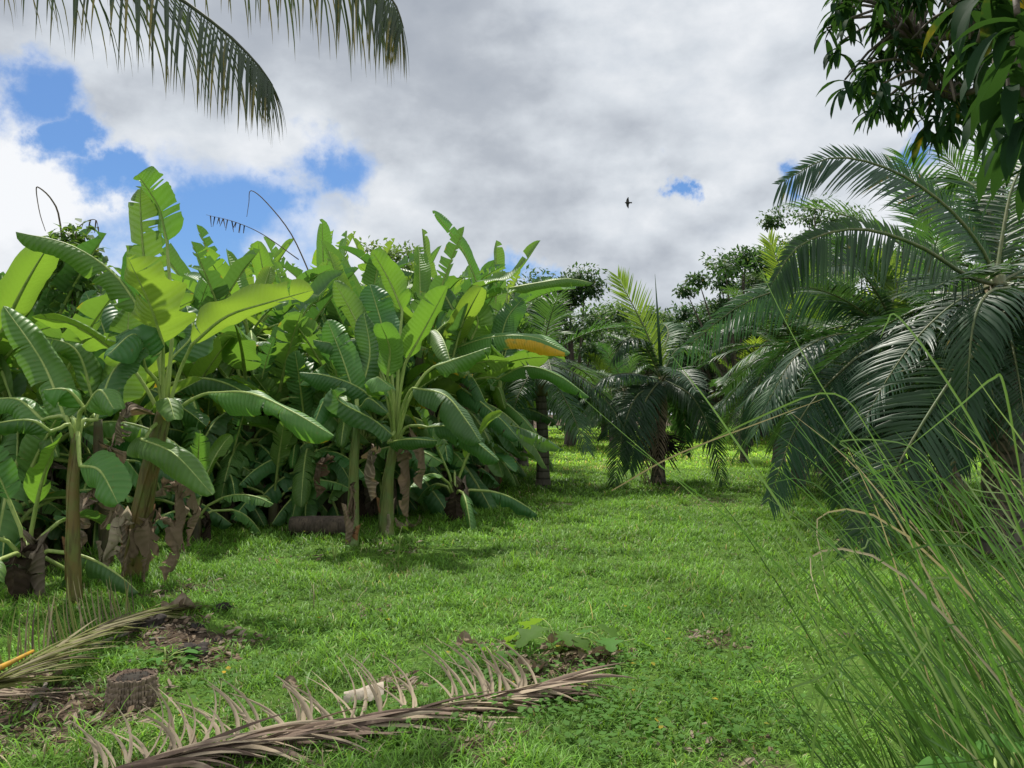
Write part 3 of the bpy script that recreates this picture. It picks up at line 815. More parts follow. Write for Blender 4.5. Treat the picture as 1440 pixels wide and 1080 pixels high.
place_palm(1, 1335, 690, 1.5, 1.7, 'dark palm wedged between the largest palm and the one with the orange crownshaft', GP)
place_palm(2, 1180, 695, 1.25, .6, 'low dark palm left of the one with the orange crownshaft', GP)
place_palm(1, 1290, 725, 1.0, 5.0, 'squat dark palm with fronds touching the grass in front of the orange crownshaft', GP)
place_palm(1, 1425, 715, 1.35, 3.3, 'low dark palm at the right edge behind the largest palm', GP)
FARP = [(800, 617), (850, 615), (915, 616), (975, 617), (1020, 616), (1120, 617), (1200, 630), (1260, 624), (1330, 630), (690, 640), (1400, 640), (745, 618), (1070, 615)]
for i, (px, py) in enumerate(FARP):
    place_palm((i * 2) % 3, px, py, rnd.uniform(1.35, 1.75), i * 1.3, 'distant palm in the far rows beyond the sunlit lawn', 'distant palms in the far rows')

def hero_palm(px, py, depth, label, crown_px, r, fronds, seed, extra=0, L=2.3, ll=.68, lw=.041, mats=('palm_mid', 'palm', 'palm'), shaft_mat='crownshaft', extra_el=(60, -20)):
    base = ground_at(px, py) if py else V((at(px, 580, depth).x, depth, 0))
    base.z = hgt(base.x, base.y)
    depth = base.y
    root = empty('palm_tree', base, label, 'palm tree', 'big dark palms near the camera')
    bpy.context.view_layer.update()
    cr = at(crown_px[0], crown_px[1], depth) - base
    sh = .75
    palm_trunk(root, [V((0, 0, -.1)), V((cr.x * .4, cr.y, cr.z * .45)), V((cr.x * .9, 0, cr.z - sh))], r, flare=1.6)
    mb = MB(); mb.tube([V((cr.x * .9, 0, cr.z - sh - .04)), V((cr.x, 0, cr.z - sh * .5)), cr + UP * .1], lambda t: r * (.9 - .45 * t), 14, bump=.03)
    mb.build('crownshaft', M[shaft_mat], root)
    for i, (pts, k) in enumerate(fronds):
        k = dict(k)
        P = [at(x, y, depth + dd) - base for x, y, dd in pts]
        P = [cr + (P[0] - cr) * .0] + P if k.pop('join', True) else P
        mt = k.pop('mat', 'palm'); l_ = k.pop('ll', ll); n_ = k.pop('n', 70); w_ = k.pop('lw', lw)
        k.setdefault('hint', UP)
        add_frond(root, P, n_, l_, w_, M[mt], M['rachis'], r0=.026, seed=seed * 13 + i, **k)
    if extra:
        rk = random.Random(seed)
        for q_ in range(3):
            a_ = rk.uniform(3.4, 6.0); h_ = V((math.cos(a_), math.sin(a_), 0)); c_ = cr - UP * .35
            z_ = cr.z
            fr_ = add_frond(root, [c_, c_ + h_ * .4 + UP * .05, c_ + h_ * .62 - UP * z_ * .35, c_ + h_ * .7 - UP * z_ * .8], 34, .5, .03, M['drybrown'], M['rachis_dry'], r0=.022, sub=False, hint=h_, lift=-.5, fwd=.7, droop=.9, seed=seed + q_, age=.5)
            fr_.name = 'dead_frond'
        palm_random_fronds(root, cr, extra, L, ll, lw, seed, mats, el0=extra_el[0], el1=extra_el[1], nleaf=52, sub=False)
    return root

# central palm
cp = hero_palm(925, 682, 0, 'central palm with needle-like spear leaf and a dark spiky clump on its grey trunk', (931, 535), .15,
    [([(922, 505, .1), (908, 465, .2), (885, 420, .3), (868, 388, .3)], dict(mat='palm_bright', lift=.25, droop=.08, ll=.75, hint=(.1, -.9, .3), fwd=.9, n=50)),
     ([(915, 500, -.2), (900, 478, -.4), (880, 478, -.6), (862, 505, -.7)], dict(lift=-.2, droop=.7, ll=.7)),
     ([(910, 530, -.3), (885, 525, -.6), (855, 530, -.8), (828, 552, -.9)], dict(lift=-.1, droop=.7, ll=.7)),
     ([(915, 545, -.5), (893, 560, -.9), (875, 610, -1.1), (864, 682, -1.2)], dict(lift=.0, droop=.4, ll=.7, hint=(-.3, -.9, .4))),
     ([(920, 545, -.6), (905, 570, -1.0), (893, 620, -1.2), (885, 660, -1.2)], dict(lift=.0, droop=.5, ll=.65, hint=(-.2, -.9, .4))),
     ([(945, 540, -.3), (975, 560, -.6), (1000, 610, -.8), (1018, 685, -.9)], dict(lift=.0, droop=.4, ll=.75, hint=(.4, -.8, .4))),
     ([(940, 530, .3), (965, 535, .5), (990, 570, .6), (1005, 640, .7)], dict(lift=.0, droop=.5, ll=.7, hint=(.4, -.6, .5))),
     ([(940, 510, .1), (955, 490, .1), (985, 490, .1), (1010, 520, .1)], dict(lift=-.1, droop=.6, ll=.6, mat='palm_mid')),
     ([(930, 500, .6), (940, 470, 1.0), (930, 455, 1.4), (900, 470, 1.8)], dict(lift=.1, droop=.4, ll=.6, mat='palm_mid')),
     ([(935, 545, .5), (960, 575, .9), (965, 640, 1.0)], dict(lift=.1, droop=.5, ll=.6)),
     ([(925, 545, .5), (900, 565, 1.0), (880, 630, 1.2)], dict(lift=.1, droop=.5, ll=.6)),
    ], 41, extra=4, ll=.6)
cb = cp.location.copy()
mb = MB(); mb.tube([at(930, 530, cb.y) - cb, at(926, 460, cb.y) - cb, at(921, 385, cb.y) - cb], lambda t: .045 * (1 - t) ** .7 + .003, 7)
mb.build('spear_leaf', M['palm_mid'], cp)
mb = MB(); rf = random.Random(5)
for i in range(150):
    a = rf.uniform(0, 6.28); 
    c0 = at(926, 628, cb.y) - cb + V((rf.uniform(-.1, .1), rf.uniform(-.1, .1), rf.uniform(-.12, .2)))
    d = V((math.cos(a), math.sin(a), rf.uniform(-.8, .5))).normalized()
    ln = rf.uniform(.2, .55) * (1.3 if d.x > 0 else 1)
    mb.tube([c0, c0 + d * ln * .5 + UP * .04, c0 + d * ln - UP * .08], lambda t: .02 * (1 - .5 * t), 4, bump=.3)
mb.build('dry_flower_clump', M['darkfibre'], cp)

# big palm at the right edge
hero_palm(1408, 0, 8.6, 'largest dark palm at the right edge with thick trunk and long fronds sweeping left', (1400, 400), .22,
    [([(1380, 350, -.2), (1330, 290, -.4), (1255, 240, -.6), (1170, 222, -.8), (1094, 260, -1.0)], dict(lift=.12, droop=.12, ll=.92, n=105, hint=(.15, -.9, .35), fwd=.8, lw=.027, cut=lambda sg, u, r: 1 if sg < 0 else .30, jit=.07, agetip=.1)),
     ([(1360, 388, -.5), (1290, 345, -.9), (1205, 322, -1.2), (1125, 345, -1.4), (1082, 405, -1.5)], dict(lift=.05, droop=.35, ll=.72, n=105, lw=.036, hint=(.1, -.95, .25), fwd=.35, cut=lambda sg, u, r: 1 if sg < 0 else .25, jit=.06)),
     ([(1420, 405, -.8), (1390, 412, -1.3), (1368, 460, -1.6), (1357, 600, -1.7)], dict(lift=-.2, droop=.8, ll=.62, n=70, hint=(-.6, -.4, .6), lw=.040)),
     ([(1380, 480, -.8), (1330, 545, -1.2), (1268, 645, -1.5), (1205, 770, -1.6)], dict(lift=.05, droop=.35, ll=.75, n=80, hint=(-.35, -.85, .5), lw=.040)),
     ([(1400, 330, .4), (1370, 262, .8), (1330, 262, 1.1), (1290, 320, 1.4)], dict(lift=.0, droop=.5, ll=.7, n=60, mat='palm_mid')),
     ([(1410, 330, .2), (1425, 260, .4), (1455, 215, .5), (1500, 230, .6)], dict(lift=.1, droop=.4, ll=.7, n=60)),
     ([(1440, 420, -.6), (1480, 440, -1.0), (1500, 560, -1.2), (1495, 700, -1.2)], dict(lift=-.1, droop=.5, ll=.7, n=60, hint=(.5, -.5, .5))),
     ([(1380, 420, .3), (1320, 420, .7), (1250, 470, 1.0), (1200, 560, 1.2)], dict(lift=-.1, droop=.5, ll=.7, n=70)),
     ([(1440, 380, .3), (1480, 360, .5), (1530, 400, .6)], dict(lift=.1, droop=.5, ll=.7, n=50)),
    ], 42, extra=14, L=2.5, mats=('palm', 'palm', 'palm'), extra_el=(12, -48))

# second palm with the orange crownshaft
hero_palm(1256, 0, 11.5, 'dark palm with orange-brown crownshaft, fronds bending down to the lawn on its left', (1258, 485), .15,
    [([(1240, 478, -.8), (1185, 520, -1.6), (1125, 590, -2.0), (1080, 705, -2.2)], dict(lift=.05, droop=.35, ll=.85, n=100, hint=(-.25, -.9, .4), fwd=.5, lw=.040, cut=lambda sg, u, r: 1 if sg < 0 else .4, jit=.06)),
     ([(1245, 455, 0), (1200, 415, .1), (1120, 405, .2), (1040, 430, .2), (945, 506, .2)], dict(lift=-.1, droop=.55, ll=.9, n=100, mat='palm_mid', lw=.033, hint=(.1, -.9, .4), fwd=.5, cut=lambda sg, u, r: 1 if sg < 0 else .5)),
     ([(1252, 450, -.2), (1232, 410, -.4), (1200, 375, -.7), (1160, 375, -1.0)], dict(lift=.2, droop=.3, ll=.7, n=60, hint=(.5, -.4, .6))),
     ([(1240, 480, -.5), (1180, 470, -.9), (1120, 500, -1.2), (1075, 575, -1.3)], dict(lift=-.1, droop=.7, ll=.75, n=70)),
     ([(1250, 440, .3), (1235, 390, .4), (1180, 345, .5), (1110, 345, .6)], dict(lift=.1, droop=.45, ll=.75, n=70, mat='palm_mid')),
     ([(1275, 460, .2), (1310, 430, .3), (1350, 450, .4), (1375, 520, .4)], dict(lift=.0, droop=.6, ll=.7, n=60)),
     ([(1270, 490, -.6), (1290, 520, -1.1), (1300, 600, -1.3), (1310, 690, -1.3)], dict(lift=.0, droop=.4, ll=.6, n=60, hint=(.3, -.9, .3))),
     ([(1245, 500, -.6), (1215, 545, -1.1), (1190, 640, -1.3), (1180, 710, -1.3)], dict(lift=.0, droop=.4, ll=.6, n=60, hint=(-.3, -.9, .3))),
     ([(1250, 440, .1), (1262, 400, .2), (1240, 350, .2)], dict(lift=.4, droop=.15, ll=.5, n=50, mat='palm_bright', hint=(0, 1, .2))),
    ], 43, extra=22, L=2.5, shaft_mat='orange')

# third palm between, pale new fronds
hero_palm(1120, 0, 17.0, 'palm with pale yellow-green new fronds rising behind the drooping dark fronds', (1125, 500), .14,
    [([(1120, 460, 0), (1108, 410, 0), (1095, 370, 0), (1080, 335, 0)], dict(lift=.2, droop=.1, ll=.75, n=55, mat='palm_bright', hint=(.1, -.9, .3), fwd=.8)),
     ([(1125, 460, 0), (1135, 400, .1), (1155, 350, .2)], dict(lift=.2, droop=.1, ll=.7, n=55, mat='palm_bright', hint=(-.1, -.9, .3), fwd=.8)),
     ([(1115, 470, -.2), (1080, 440, -.4), (1030, 450, -.6), (990, 510, -.7)], dict(lift=-.1, droop=.7, ll=.8, n=60)),
     ([(1115, 490, -.5), (1085, 500, -1.0), (1060, 560, -1.3), (1050, 630, -1.4)], dict(lift=.0, droop=.6, ll=.7, n=60)),
     ([(1135, 480, -.3), (1165, 490, -.6), (1175, 560, -.8)], dict(lift=.0, droop=.6, ll=.7, n=50)),
    ], 44, extra=13, L=2.6, mats=('palm_mid', 'palm', 'palm_mid'), extra_el=(70, -30))

# coconut palm overhead on the left: only its frond ends hang into the picture
cbase = V((-5.6, 4.9, 0))
cc = V((-5.2, 5.2, 5.6))
cr = empty('coconut_palm', cbase, 'coconut palm whose long shaggy fronds hang in from the top left', 'palm tree')
palm_trunk(cr, [V((0, 0, -.1)), V((.1, .05, 2.5)), cc - cbase], .17, flare=1.7)
def cprof(u): return (.8 + .25 * math.sin(math.pi * u)) * (1 - .5 * max(0, (u - .55) / .45) ** 1.3)
c1 = [cc - cbase] + [at(x, y, d) - cbase for x, y, d in [(-250, -150, 5.4), (-60, -125, 5.5), (110, -62, 5.5), (225, -18, 5.5), (310, 40, 5.5), (360, 88, 5.5), (384, 120, 5.5)]]
add_frond(cr, c1, 96, .86, .021, M['coco'], M['rachis_dark'], r0=.03, hint=(0, -.2, 1), lift=-.6, fwd=.55, droop=1.5, seed=71, prof=cprof, agetip=.5, seg=6, jit=.16)
c2 = [cc - cbase] + [at(x, y, d) - cbase for x, y, d in [(-150, -190, 5.9), (120, -150, 6.1), (330, -105, 6.2), (450, -70, 6.2), (520, -35, 6.2), (555, 5, 6.2), (568, 40, 6.2)]]
add_frond(cr, c2, 74, .9, .024, M['coco'], M['rachis_dark'], r0=.03, hint=(0, -.2, 1), lift=-.75, fwd=.35, droop=1.8, seed=72, prof=cprof, agetip=.5, seg=6, jit=.14)
for k, (a, e) in enumerate([(2.4, .7), (3.6, .3), (4.6, .8), (2.0, 1.0), (3.0, 1.1)]):
    hd = V((math.cos(a), math.sin(a), 0)); p = cc - cbase
    pts = [p, p + hd * 1.2 + UP * e, p + hd * 2.6 + UP * (e * 1.2), p + hd * 3.6 - UP * .3]
    add_frond(cr, pts, 60, .8, .035, M['coco'], M['rachis_dark'], r0=.03, lift=-.5, fwd=.4, droop=1.0, seed=80 + k)

# ------------------------------------------------------------------ mango tree, upper right
mbase = V((4.1, 3.2, 0))
mt = empty('mango_tree', mbase, 'mango tree with dark hanging lance-shaped leaves crowding the top right corner', 'mango tree')
rm = random.Random(21)
tb = MB(); fork = V((3.9, 3.3, 2.9)) - mbase
tb.tube(bez([V((0, 0, -.1)), V((0, .05, 1.5)), fork], 8), lambda t: .2 * (1.2 - .5 * t), 12, bump=.05)
tb.build('trunk', M['bark'], mt)
lb = MB(); bb = MB()
def mango_whorl(p, ln, n, twig_from=None):
    p = V(p)
    if twig_from is not None:
        q = V(twig_from)
        bb.tube(bez([q, q.lerp(p, .5) + V((0, 0, .12)), p], 6), lambda t: .011 * (1 - .6 * t) + .002, 5)
    for i in range(n):
        a = rm.uniform(0, 6.28); e = rm.uniform(-.5, .55)
        d = V((math.cos(a) * math.cos(e), math.sin(a) * math.cos(e), math.sin(e)))
        L = ln * rm.uniform(.7, 1.15)
        q = p + V((0, 0, -rm.uniform(0, .08)))
        rows = []; s = d.cross(UP).normalized(); dr = rm.uniform(.5, 1.0)
        w = L * rm.uniform(.085, .115)
        ag = rm.random() ** 12 * .45
        for k in range(7):
            t = k / 6
            ww = w * math.sin(math.pi * min(1, .06 + t ** .85 * .94)) ** .8 + .001
            nn = s.cross(d).normalized()
            wave = nn * math.sin(t * 9 + a) * ww * .15
            rows.append([(q - s * ww + nn * ww * .3 + wave, (-1, t, ag)), (q, (0, t, ag)), (q + s * ww + nn * ww * .3 - wave, (1, t, ag))])
            d = (d - UP * dr * .42).normalized()
            s = (s - d * s.dot(d)).normalized()
            q = q + d * L / 6
        lb.grid(rows)
limb_ends = []
for pts in ([(1290, 60, 4.6)], [(1370, 40, 4.2)], [(1330, 140, 4.4)], [(1420, 130, 3.6)], [(1425, 60, 2.2)]):
    e = at(*pts[0]) - mbase
    C = bez([fork, fork.lerp(e, .5) + UP * .3, e], 10)
    bb.tube(C, lambda t: .07 * (1 - t) ** .9 + .012, 8)
    limb_ends.append(C)
W = []
for _ in range(135):
    x = rm.uniform(1175, 1440); y = rm.uniform(-60, 150)
    lim = 120 if x < 1230 else (150 if x < 1330 else 160)
    if x < 1200 and y > 70: continue
    if y > lim: continue
    W.append((x, y, rm.uniform(4.1, 5.2), .155, 11))
W += [(1162, 40, 4.8, .17, 5), (1180, 60, 4.8, .2, 7), (1188, 112, 4.7, .2, 8), (1236, 148, 4.6, .22, 9), (1215, 100, 4.7, .2, 8), (1318, 162, 4.5, .22, 12), (1335, 168, 4.4, .2, 10), (1300, 175, 4.5, .2, 8), (1345, 140, 4.4, .22, 10)]
for (x, y, d, ln, n) in W:
    p = at(x, y, d) - mbase
    C = min(limb_ends, key=lambda c: min((p - q).length for q in c))
    q = min(C, key=lambda q: (p - q).length)
    mango_whorl(p, ln, n, q)
NEARW = [(1400, -30, 1.75, .19, 9), (1365, -25, 1.9, .19, 6), (1430, 20, 1.6, .19, 9), (1425, 90, 1.7, .19, 9), (1395, 120, 2.0, .19, 7), (1440, 140, 1.7, .19, 9), (1418, 165, 2.1, .19, 8), (1460, 190, 1.8, .19, 9), (1375, 60, 2.3, .19, 6)]
for (x, y, d, ln, n) in NEARW:
    p = at(x, y, d) - mbase
    mango_whorl(p, ln, n, min(limb_ends[4], key=lambda q: (p - q).length))
bb.build('branches', M['bark'], mt)
lb.build('crown', M['mango'], mt)

# ------------------------------------------------------------------ background trees
def tree(px, depth, top_px, spread, label, seed, leaf='tree_leaf', clumps=46, per=300, size=.22, shape=1.0, low=.22, group='broad trees behind the palms'):
    rnd = random.Random(seed)
    base = V((at(px, 580, depth).x, depth, 0)); base.z = hgt(base.x, base.y)
    H = at(px, top_px, depth).z
    root = empty('broadleaf_tree', base, label, 'tree', group)
    tb = MB(); cb = MB()
    tr = .022 * H + .05
    fk = V((rnd.uniform(-.3, .3), rnd.uniform(-.3, .3), H * low))
    tb.tube(bez([V((0, 0, -.1)), fk * .5, fk], 6), lambda t: tr * (1.3 - .5 * t), 9, bump=.06)
    for i in range(clumps):
        a = rnd.uniform(0, 6.28); rr = math.sqrt(rnd.random())
        zz = low + .02 + (1 - low - .06) * rnd.random() ** .95
        env = math.sin(math.pi * min(1, max(0.02, (zz - low * .7) / (1.03 - low * .7)))) ** .6
        c = V((math.cos(a) * rr * spread * env, math.sin(a) * rr * spread * env, zz * H))
        if i == 0: c = V((0, 0, H * .93))
        rad = spread * rnd.uniform(.18, .42)
        leaf_cards(cb, c, per, rad, rad, rad * .5, size, rnd, droop=.1, shell=.15)
        if i % 2 == 0:
            tb.tube(bez([fk, fk.lerp(c, .55) - UP * .2, c], 6), lambda t: tr * .5 * (1 - t) + .012, 5)
    tb.build('trunk', M['bark'], root)
    cb.build('crown', M[leaf], root)
    return root
tree(575, 25, 333, 2.2, 'fine-leaved tree whose feathery top shows over the middle of the grove', 51, 'tree_leaf_light', 22, 160, .17)
tree(800, 36, 382, 3.6, 'rounded dark tree rising above the end of the banana grove', 52, clumps=48)
tree(735, 40, 402, 3.5, 'lower dark tree half hidden behind the banana grove end', 53)
tree(870, 46, 425, 4.0, 'leafy tree behind the upright bright frond of the central palm', 54, 'tree_leaf_light')
tree(955, 52, 452, 4.6, 'low spreading tree right of the spear leaf of the central palm', 55, 'tree_leaf_light')
tree(1010, 44, 425, 3.6, 'middling dark tree left of the tall open tree', 56)
tree(1050, 36, 338, 3.1, 'tall open dark tree with layered boughs above the right palms', 57, clumps=44, per=280)
tree(1142, 42, 284, 3.4, 'tallest slender tree peeping over the big arching frond', 58, clumps=30, per=260, low=.5)
tree(1110, 40, 370, 3.4, 'dark tree filling the gap behind the yellow-green new fronds', 59)
tree(1215, 46, 350, 4.5, 'broad tree hidden mostly behind the second dark palm', 60)
tree(1320, 44, 330, 4.5, 'broad tree glimpsed behind the largest dark palm', 61)
tree(1430, 40, 380, 4.5, 'broad tree at the far right behind the largest palm', 62, 'tree_leaf_light')
tree(690, 48, 415, 4.2, 'dark tree filling the skyline just right of the banana grove', 63, clumps=56)
tree(905, 58, 440, 5.0, 'broad low tree in the far skyline behind the spear leaf', 64, clumps=56, size=.3)
tree(1075, 50, 385, 4.6, 'dense dark tree joining the tall open tree to the palms on its right', 65, clumps=60)
tree(1005, 54, 440, 4.6, 'low dense tree at the foot of the tall open tree', 66, clumps=60, size=.28)
# far belt of bushes closing the horizon
mb = MB(); rb_ = random.Random(77)
for i in range(720):
    x = rb_.uniform(-20, 75); y = 62 + rb_.uniform(-4, 10)
    leaf_cards(mb, V((x, y, (.5 + (7.6 + 1.4 * math.sin(x * .33) + .9 * math.sin(x * .9)) * rb_.random() ** .9))), 60, 1.7, 1.5, 1.0, .42, rb_, shell=.2)
o = mb.build('far_wood', M['tree_leaf'])
tag(o, 'far dark green wood closing the view behind the palms', 'wood', kind='stuff')

# ------------------------------------------------------------------ ground
def vnoise(x, y, s, seed):
    """smooth value noise, numpy"""
    rs = np.random.RandomState(seed); T = rs.rand(256, 256)
    X = x / s; Y = y / s
    xi = np.floor(X).astype(int); yi = np.floor(Y).astype(int)
    fx = X - xi; fy = Y - yi
    fx = fx * fx * (3 - 2 * fx); fy = fy * fy * (3 - 2 * fy)
    g = lambda a, b: T[a % 256, b % 256]
    return (g(xi, yi) * (1 - fx) + g(xi + 1, yi) * fx) * (1 - fy) + (g(xi, yi + 1) * (1 - fx) + g(xi + 1, yi + 1) * fx) * fy
def hgt_np(x, y):
    return 0.035 * np.sin(0.9 * x + 1.3) * np.sin(0.7 * y) + 0.02 * np.sin(2.3 * x + 0.5 * y) * np.cos(1.9 * y - x)
# bare, littered patches (world x, y, radius, strength)
PATCH = []
for (px, py, r, s) in [(255, 900, .38, 1.0), (235, 885, .3, 1.0), (275, 930, .3, .9), (60, 1000, .5, .9), (20, 1030, .45, .8), (130, 1010, .35, .7), (190, 990, .25, .6), (785, 925, .35, .8), (700, 910, .18, .8), (840, 925, .3, .7), (750, 945, .25, .7), (790, 770, .3, .5), (780, 712, .35, .5), (1010, 900, .25, .6), (400, 790, .4, .35), (260, 835, .35, .6), (560, 775, .35, .5), (1000, 1050, .3, .4), (680, 1060, .2, .7), (560, 960, .15, .6), (1240, 760, .6, .6), (1010, 705, .9, .5), (930, 690, .6, .6), (515, 860, .2, .4), (340, 905, .2, .5)]:
    p = ground_at(px, py); PATCH.append((p.x, p.y, r, s))
def dirt(x, y):
    d = np.zeros_like(x)
    wx = x + (vnoise(x, y, .25, 5) - .5) * .35; wy = y + (vnoise(x, y, .25, 6) - .5) * .35
    for (a, b, r, s) in PATCH:
        d = np.maximum(d, s * np.clip(1.35 - np.hypot(wx - a, wy - b) / r, 0, 1))
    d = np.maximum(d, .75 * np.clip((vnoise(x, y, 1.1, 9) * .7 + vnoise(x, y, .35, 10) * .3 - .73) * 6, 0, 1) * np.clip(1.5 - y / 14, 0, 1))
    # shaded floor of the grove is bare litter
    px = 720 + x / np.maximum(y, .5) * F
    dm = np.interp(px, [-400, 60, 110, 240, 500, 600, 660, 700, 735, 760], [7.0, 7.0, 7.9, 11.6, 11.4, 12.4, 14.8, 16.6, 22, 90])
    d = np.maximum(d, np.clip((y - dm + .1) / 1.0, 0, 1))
    return np.clip(d, 0, 1)

n = 230
u = np.linspace(-1, 1, n)
ax = np.sign(u) * (np.abs(u) * 14 + np.abs(u) ** 7 * 500)
ay = ax + 9
X, Y = np.meshgrid(ax, ay, indexing='ij')
Z = hgt_np(X, Y) * np.clip(2 - np.hypot(X, Y - 9) / 60, 0, 1)
D = dirt(X, Y)
Vt = np.stack([X, Y, Z], -1).reshape(-1, 3)
idx = np.arange(n * n).reshape(n, n)
Fc = np.stack([idx[:-1, :-1], idx[1:, :-1], idx[1:, 1:], idx[:-1, 1:]], -1).reshape(-1, 4)
me = bpy.data.meshes.new('ground')
me.from_pydata(Vt.tolist(), [], Fc.tolist())
a_ = me.attributes.new('dirt', 'FLOAT', 'POINT'); a_.data.foreach_set('value', D.ravel().astype(np.float32))
me.polygons.foreach_set('use_smooth', [True] * len(Fc))
gm, nt = new_mat('ground_soil'); N = NT(nt)
geo = N.n('ShaderNodeNewGeometry'); da = N.n('ShaderNodeAttribute', attribute_name='dirt')
n1 = N.noise(geo.outputs['Position'], 6, 8, .65); n2 = N.noise(geo.outputs['Position'], 40, 6, .7); n3 = N.noise(geo.outputs['Position'], .6, 4)
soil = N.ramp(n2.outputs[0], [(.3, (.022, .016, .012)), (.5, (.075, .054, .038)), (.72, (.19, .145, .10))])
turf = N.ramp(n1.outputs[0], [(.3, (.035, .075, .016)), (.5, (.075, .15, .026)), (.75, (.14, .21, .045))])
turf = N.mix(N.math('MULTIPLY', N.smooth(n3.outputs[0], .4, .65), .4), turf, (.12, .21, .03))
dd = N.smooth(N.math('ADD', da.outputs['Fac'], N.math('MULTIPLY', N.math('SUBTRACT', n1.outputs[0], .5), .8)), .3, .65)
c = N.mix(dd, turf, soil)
p = N.n('ShaderNodeBsdfPrincipled'); p.inputs['Roughness'].default_value = .95; p.inputs['Specular IOR Level'].default_value = .1
N.l(c, p.inputs['Base Color'])
b = N.n('ShaderNodeBump'); b.inputs['Strength'].default_value = .8; b.inputs['Distance'].default_value = .03
N.l(n2.outputs[0], b.inputs['Height']); N.l(b.outputs[0], p.inputs['Normal'])
out = N.n('ShaderNodeOutputMaterial'); N.l(p.outputs[0], out.inputs[0])
me.materials.append(gm)
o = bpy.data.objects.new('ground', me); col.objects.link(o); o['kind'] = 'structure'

# ------------------------------------------------------------------ lawn grass (one uncountable object)
def blades(name, x, y, L, W, lean, az, colr, mat, seg=3, bend=.6, z0=None, kink=None):
    """vectorised grass blades: arrays of equal length"""
    k = len(x)
    z = hgt_np(x, y) if z0 is None else z0
    t = np.linspace(0, 1, seg + 1)
    hx = np.cos(az); hy = np.sin(az)
    sx = -hy; sy = hx
    pos = np.zeros((k, seg + 1, 2, 3), np.float32)
    cx = x.copy(); cy = y.copy(); cz = z.copy()
    for i in range(seg + 1):
        ang = lean + bend * t[i] * (1 + lean)
        if kink is not None: ang = ang + np.where(t[i] > kink[0], kink[1], 0)
        if i:
            cx = cx + hx * np.sin(ang) * L / seg; cy = cy + hy * np.sin(ang) * L / seg; cz = cz + np.cos(ang) * L / seg
        w = W * .5 * (1 - t[i] ** 1.8) * (.75 + .5 * np.minimum(t[i] * 3, 1) * .5) + W * .02
        pos[:, i, 0] = np.stack([cx - sx * w, cy - sy * w, cz], -1)
        pos[:, i, 1] = np.stack([cx + sx * w, cy + sy * w, cz], -1)
    nv = (seg + 1) * 2
    base = (np.arange(k) * nv)[:, None, None]
    q = np.array([[2 * i, 2 * i + 1, 2 * i + 3, 2 * i + 2] for i in range(seg)])[None]
    fc = (base + q).reshape(-1, 4).astype(np.int32)
    me = bpy.data.meshes.new(name)
    nverts = k * nv; nf = len(fc)
    me.vertices.add(nverts); me.vertices.foreach_set('co', pos.reshape(-1))
    me.loops.add(nf * 4); me.loops.foreach_set('vertex_index', fc.reshape(-1))
    me.polygons.add(nf); me.polygons.foreach_set('loop_start', np.arange(0, nf * 4, 4, dtype=np.int32))
    me.polygons.foreach_set('use_smooth', np.ones(nf, bool))
    shade = np.linspace(.4, 1.2, seg + 1)  # root shade painted into each blade: dark foot, bright tip
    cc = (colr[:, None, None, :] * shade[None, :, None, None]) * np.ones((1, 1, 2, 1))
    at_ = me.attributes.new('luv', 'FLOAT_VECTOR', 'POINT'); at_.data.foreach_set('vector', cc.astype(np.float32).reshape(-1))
    me.update(calc_edges=True)
    me.materials.append(mat)
    o = bpy.data.objects.new(name, me); col.objects.link(o)
    return o

rs = np.random.RandomState(3)
xs, ys, ln, wd = [], [], [], []
def scatter(y0, y1, dens, L, Wd, pxl=-330, pxr=1680):
    area = (y1 * y1 - y0 * y0) / 2 * (pxr - pxl) / F
    k = int(area * dens)
    y = np.sqrt(rs.uniform(y0 * y0, y1 * y1, k)); px = rs.uniform(pxl, pxr, k)
    x = (px - 720) / F * y
    # tufts: pull blades toward random centres
    d = dirt(x, y)
    tuft = vnoise(x, y, .17, 11) * .5 + vnoise(x, y, .6, 12) * .5
    keep = rs.rand(k) < (1 - d * 1.02) * np.clip(-.05 + 1.7 * tuft, 0, 1)
    keep |= rs.rand(k) < .03 * (1 - np.clip(d - .8, 0, .2) * 5)
    x, y, tuft = x[keep], y[keep], tuft[keep]
    xs.append(x); ys.append(y)
    ln.append(L * .78 * (.28 + 1.2 * tuft) * rs.uniform(.55, 1.25, len(x))); wd.append(np.full(len(x), Wd) * rs.uniform(.7, 1.3, len(x)))
scatter(2.2, 5.0, 4200, .125, .0062)
scatter(5.0, 8.5, 2600, .14, .0078)
scatter(8.5, 14, 1250, .16, .0110)
scatter(14, 24, 480, .17, .018)
scatter(24, 46, 130, .19, .034, 500)
scatter(46, 75, 30, .25, .08, 500)
for _ in range(220):
    ty = np.sqrt(rs.uniform(9, 15 ** 2)); tx = (rs.uniform(-60, 1500) - 720) / F * ty
    if dirt(np.array([tx]), np.array([ty]))[0] > .45: continue
    nb = rs.randint(14, 46); rr_ = rs.uniform(.03, .10)
    xs.append(tx + rs.normal(0, rr_, nb)); ys.append(ty + rs.normal(0, rr_, nb))
    ln.append(rs.uniform(.12, .27) * rs.uniform(.6, 1.15, nb)); wd.append(rs.uniform(.004, .0085) * rs.uniform(.7, 1.3, nb) * (1 + ty / 18))
x = np.concatenate(xs); y = np.concatenate(ys); L = np.concatenate(ln); Wd = np.concatenate(wd)
k = len(x); print('grass blades', k)
hue = np.clip(vnoise(x, y, .9, 21) * .45 + vnoise(x, y, .28, 22) * .45 - .1, 0, 1) * .75 + rs.rand(k) * .35
c1 = np.array([.125, .30, .036]); c2 = np.array([.285, .55, .068]); c3 = np.array([.50, .44, .24])
colr = c1 + (c2 - c1) * hue[:, None]
dry = rs.rand(k) < .03 + .12 * np.clip((vnoise(x, y, 1.3, 23) - .6) * 3, 0, 1)
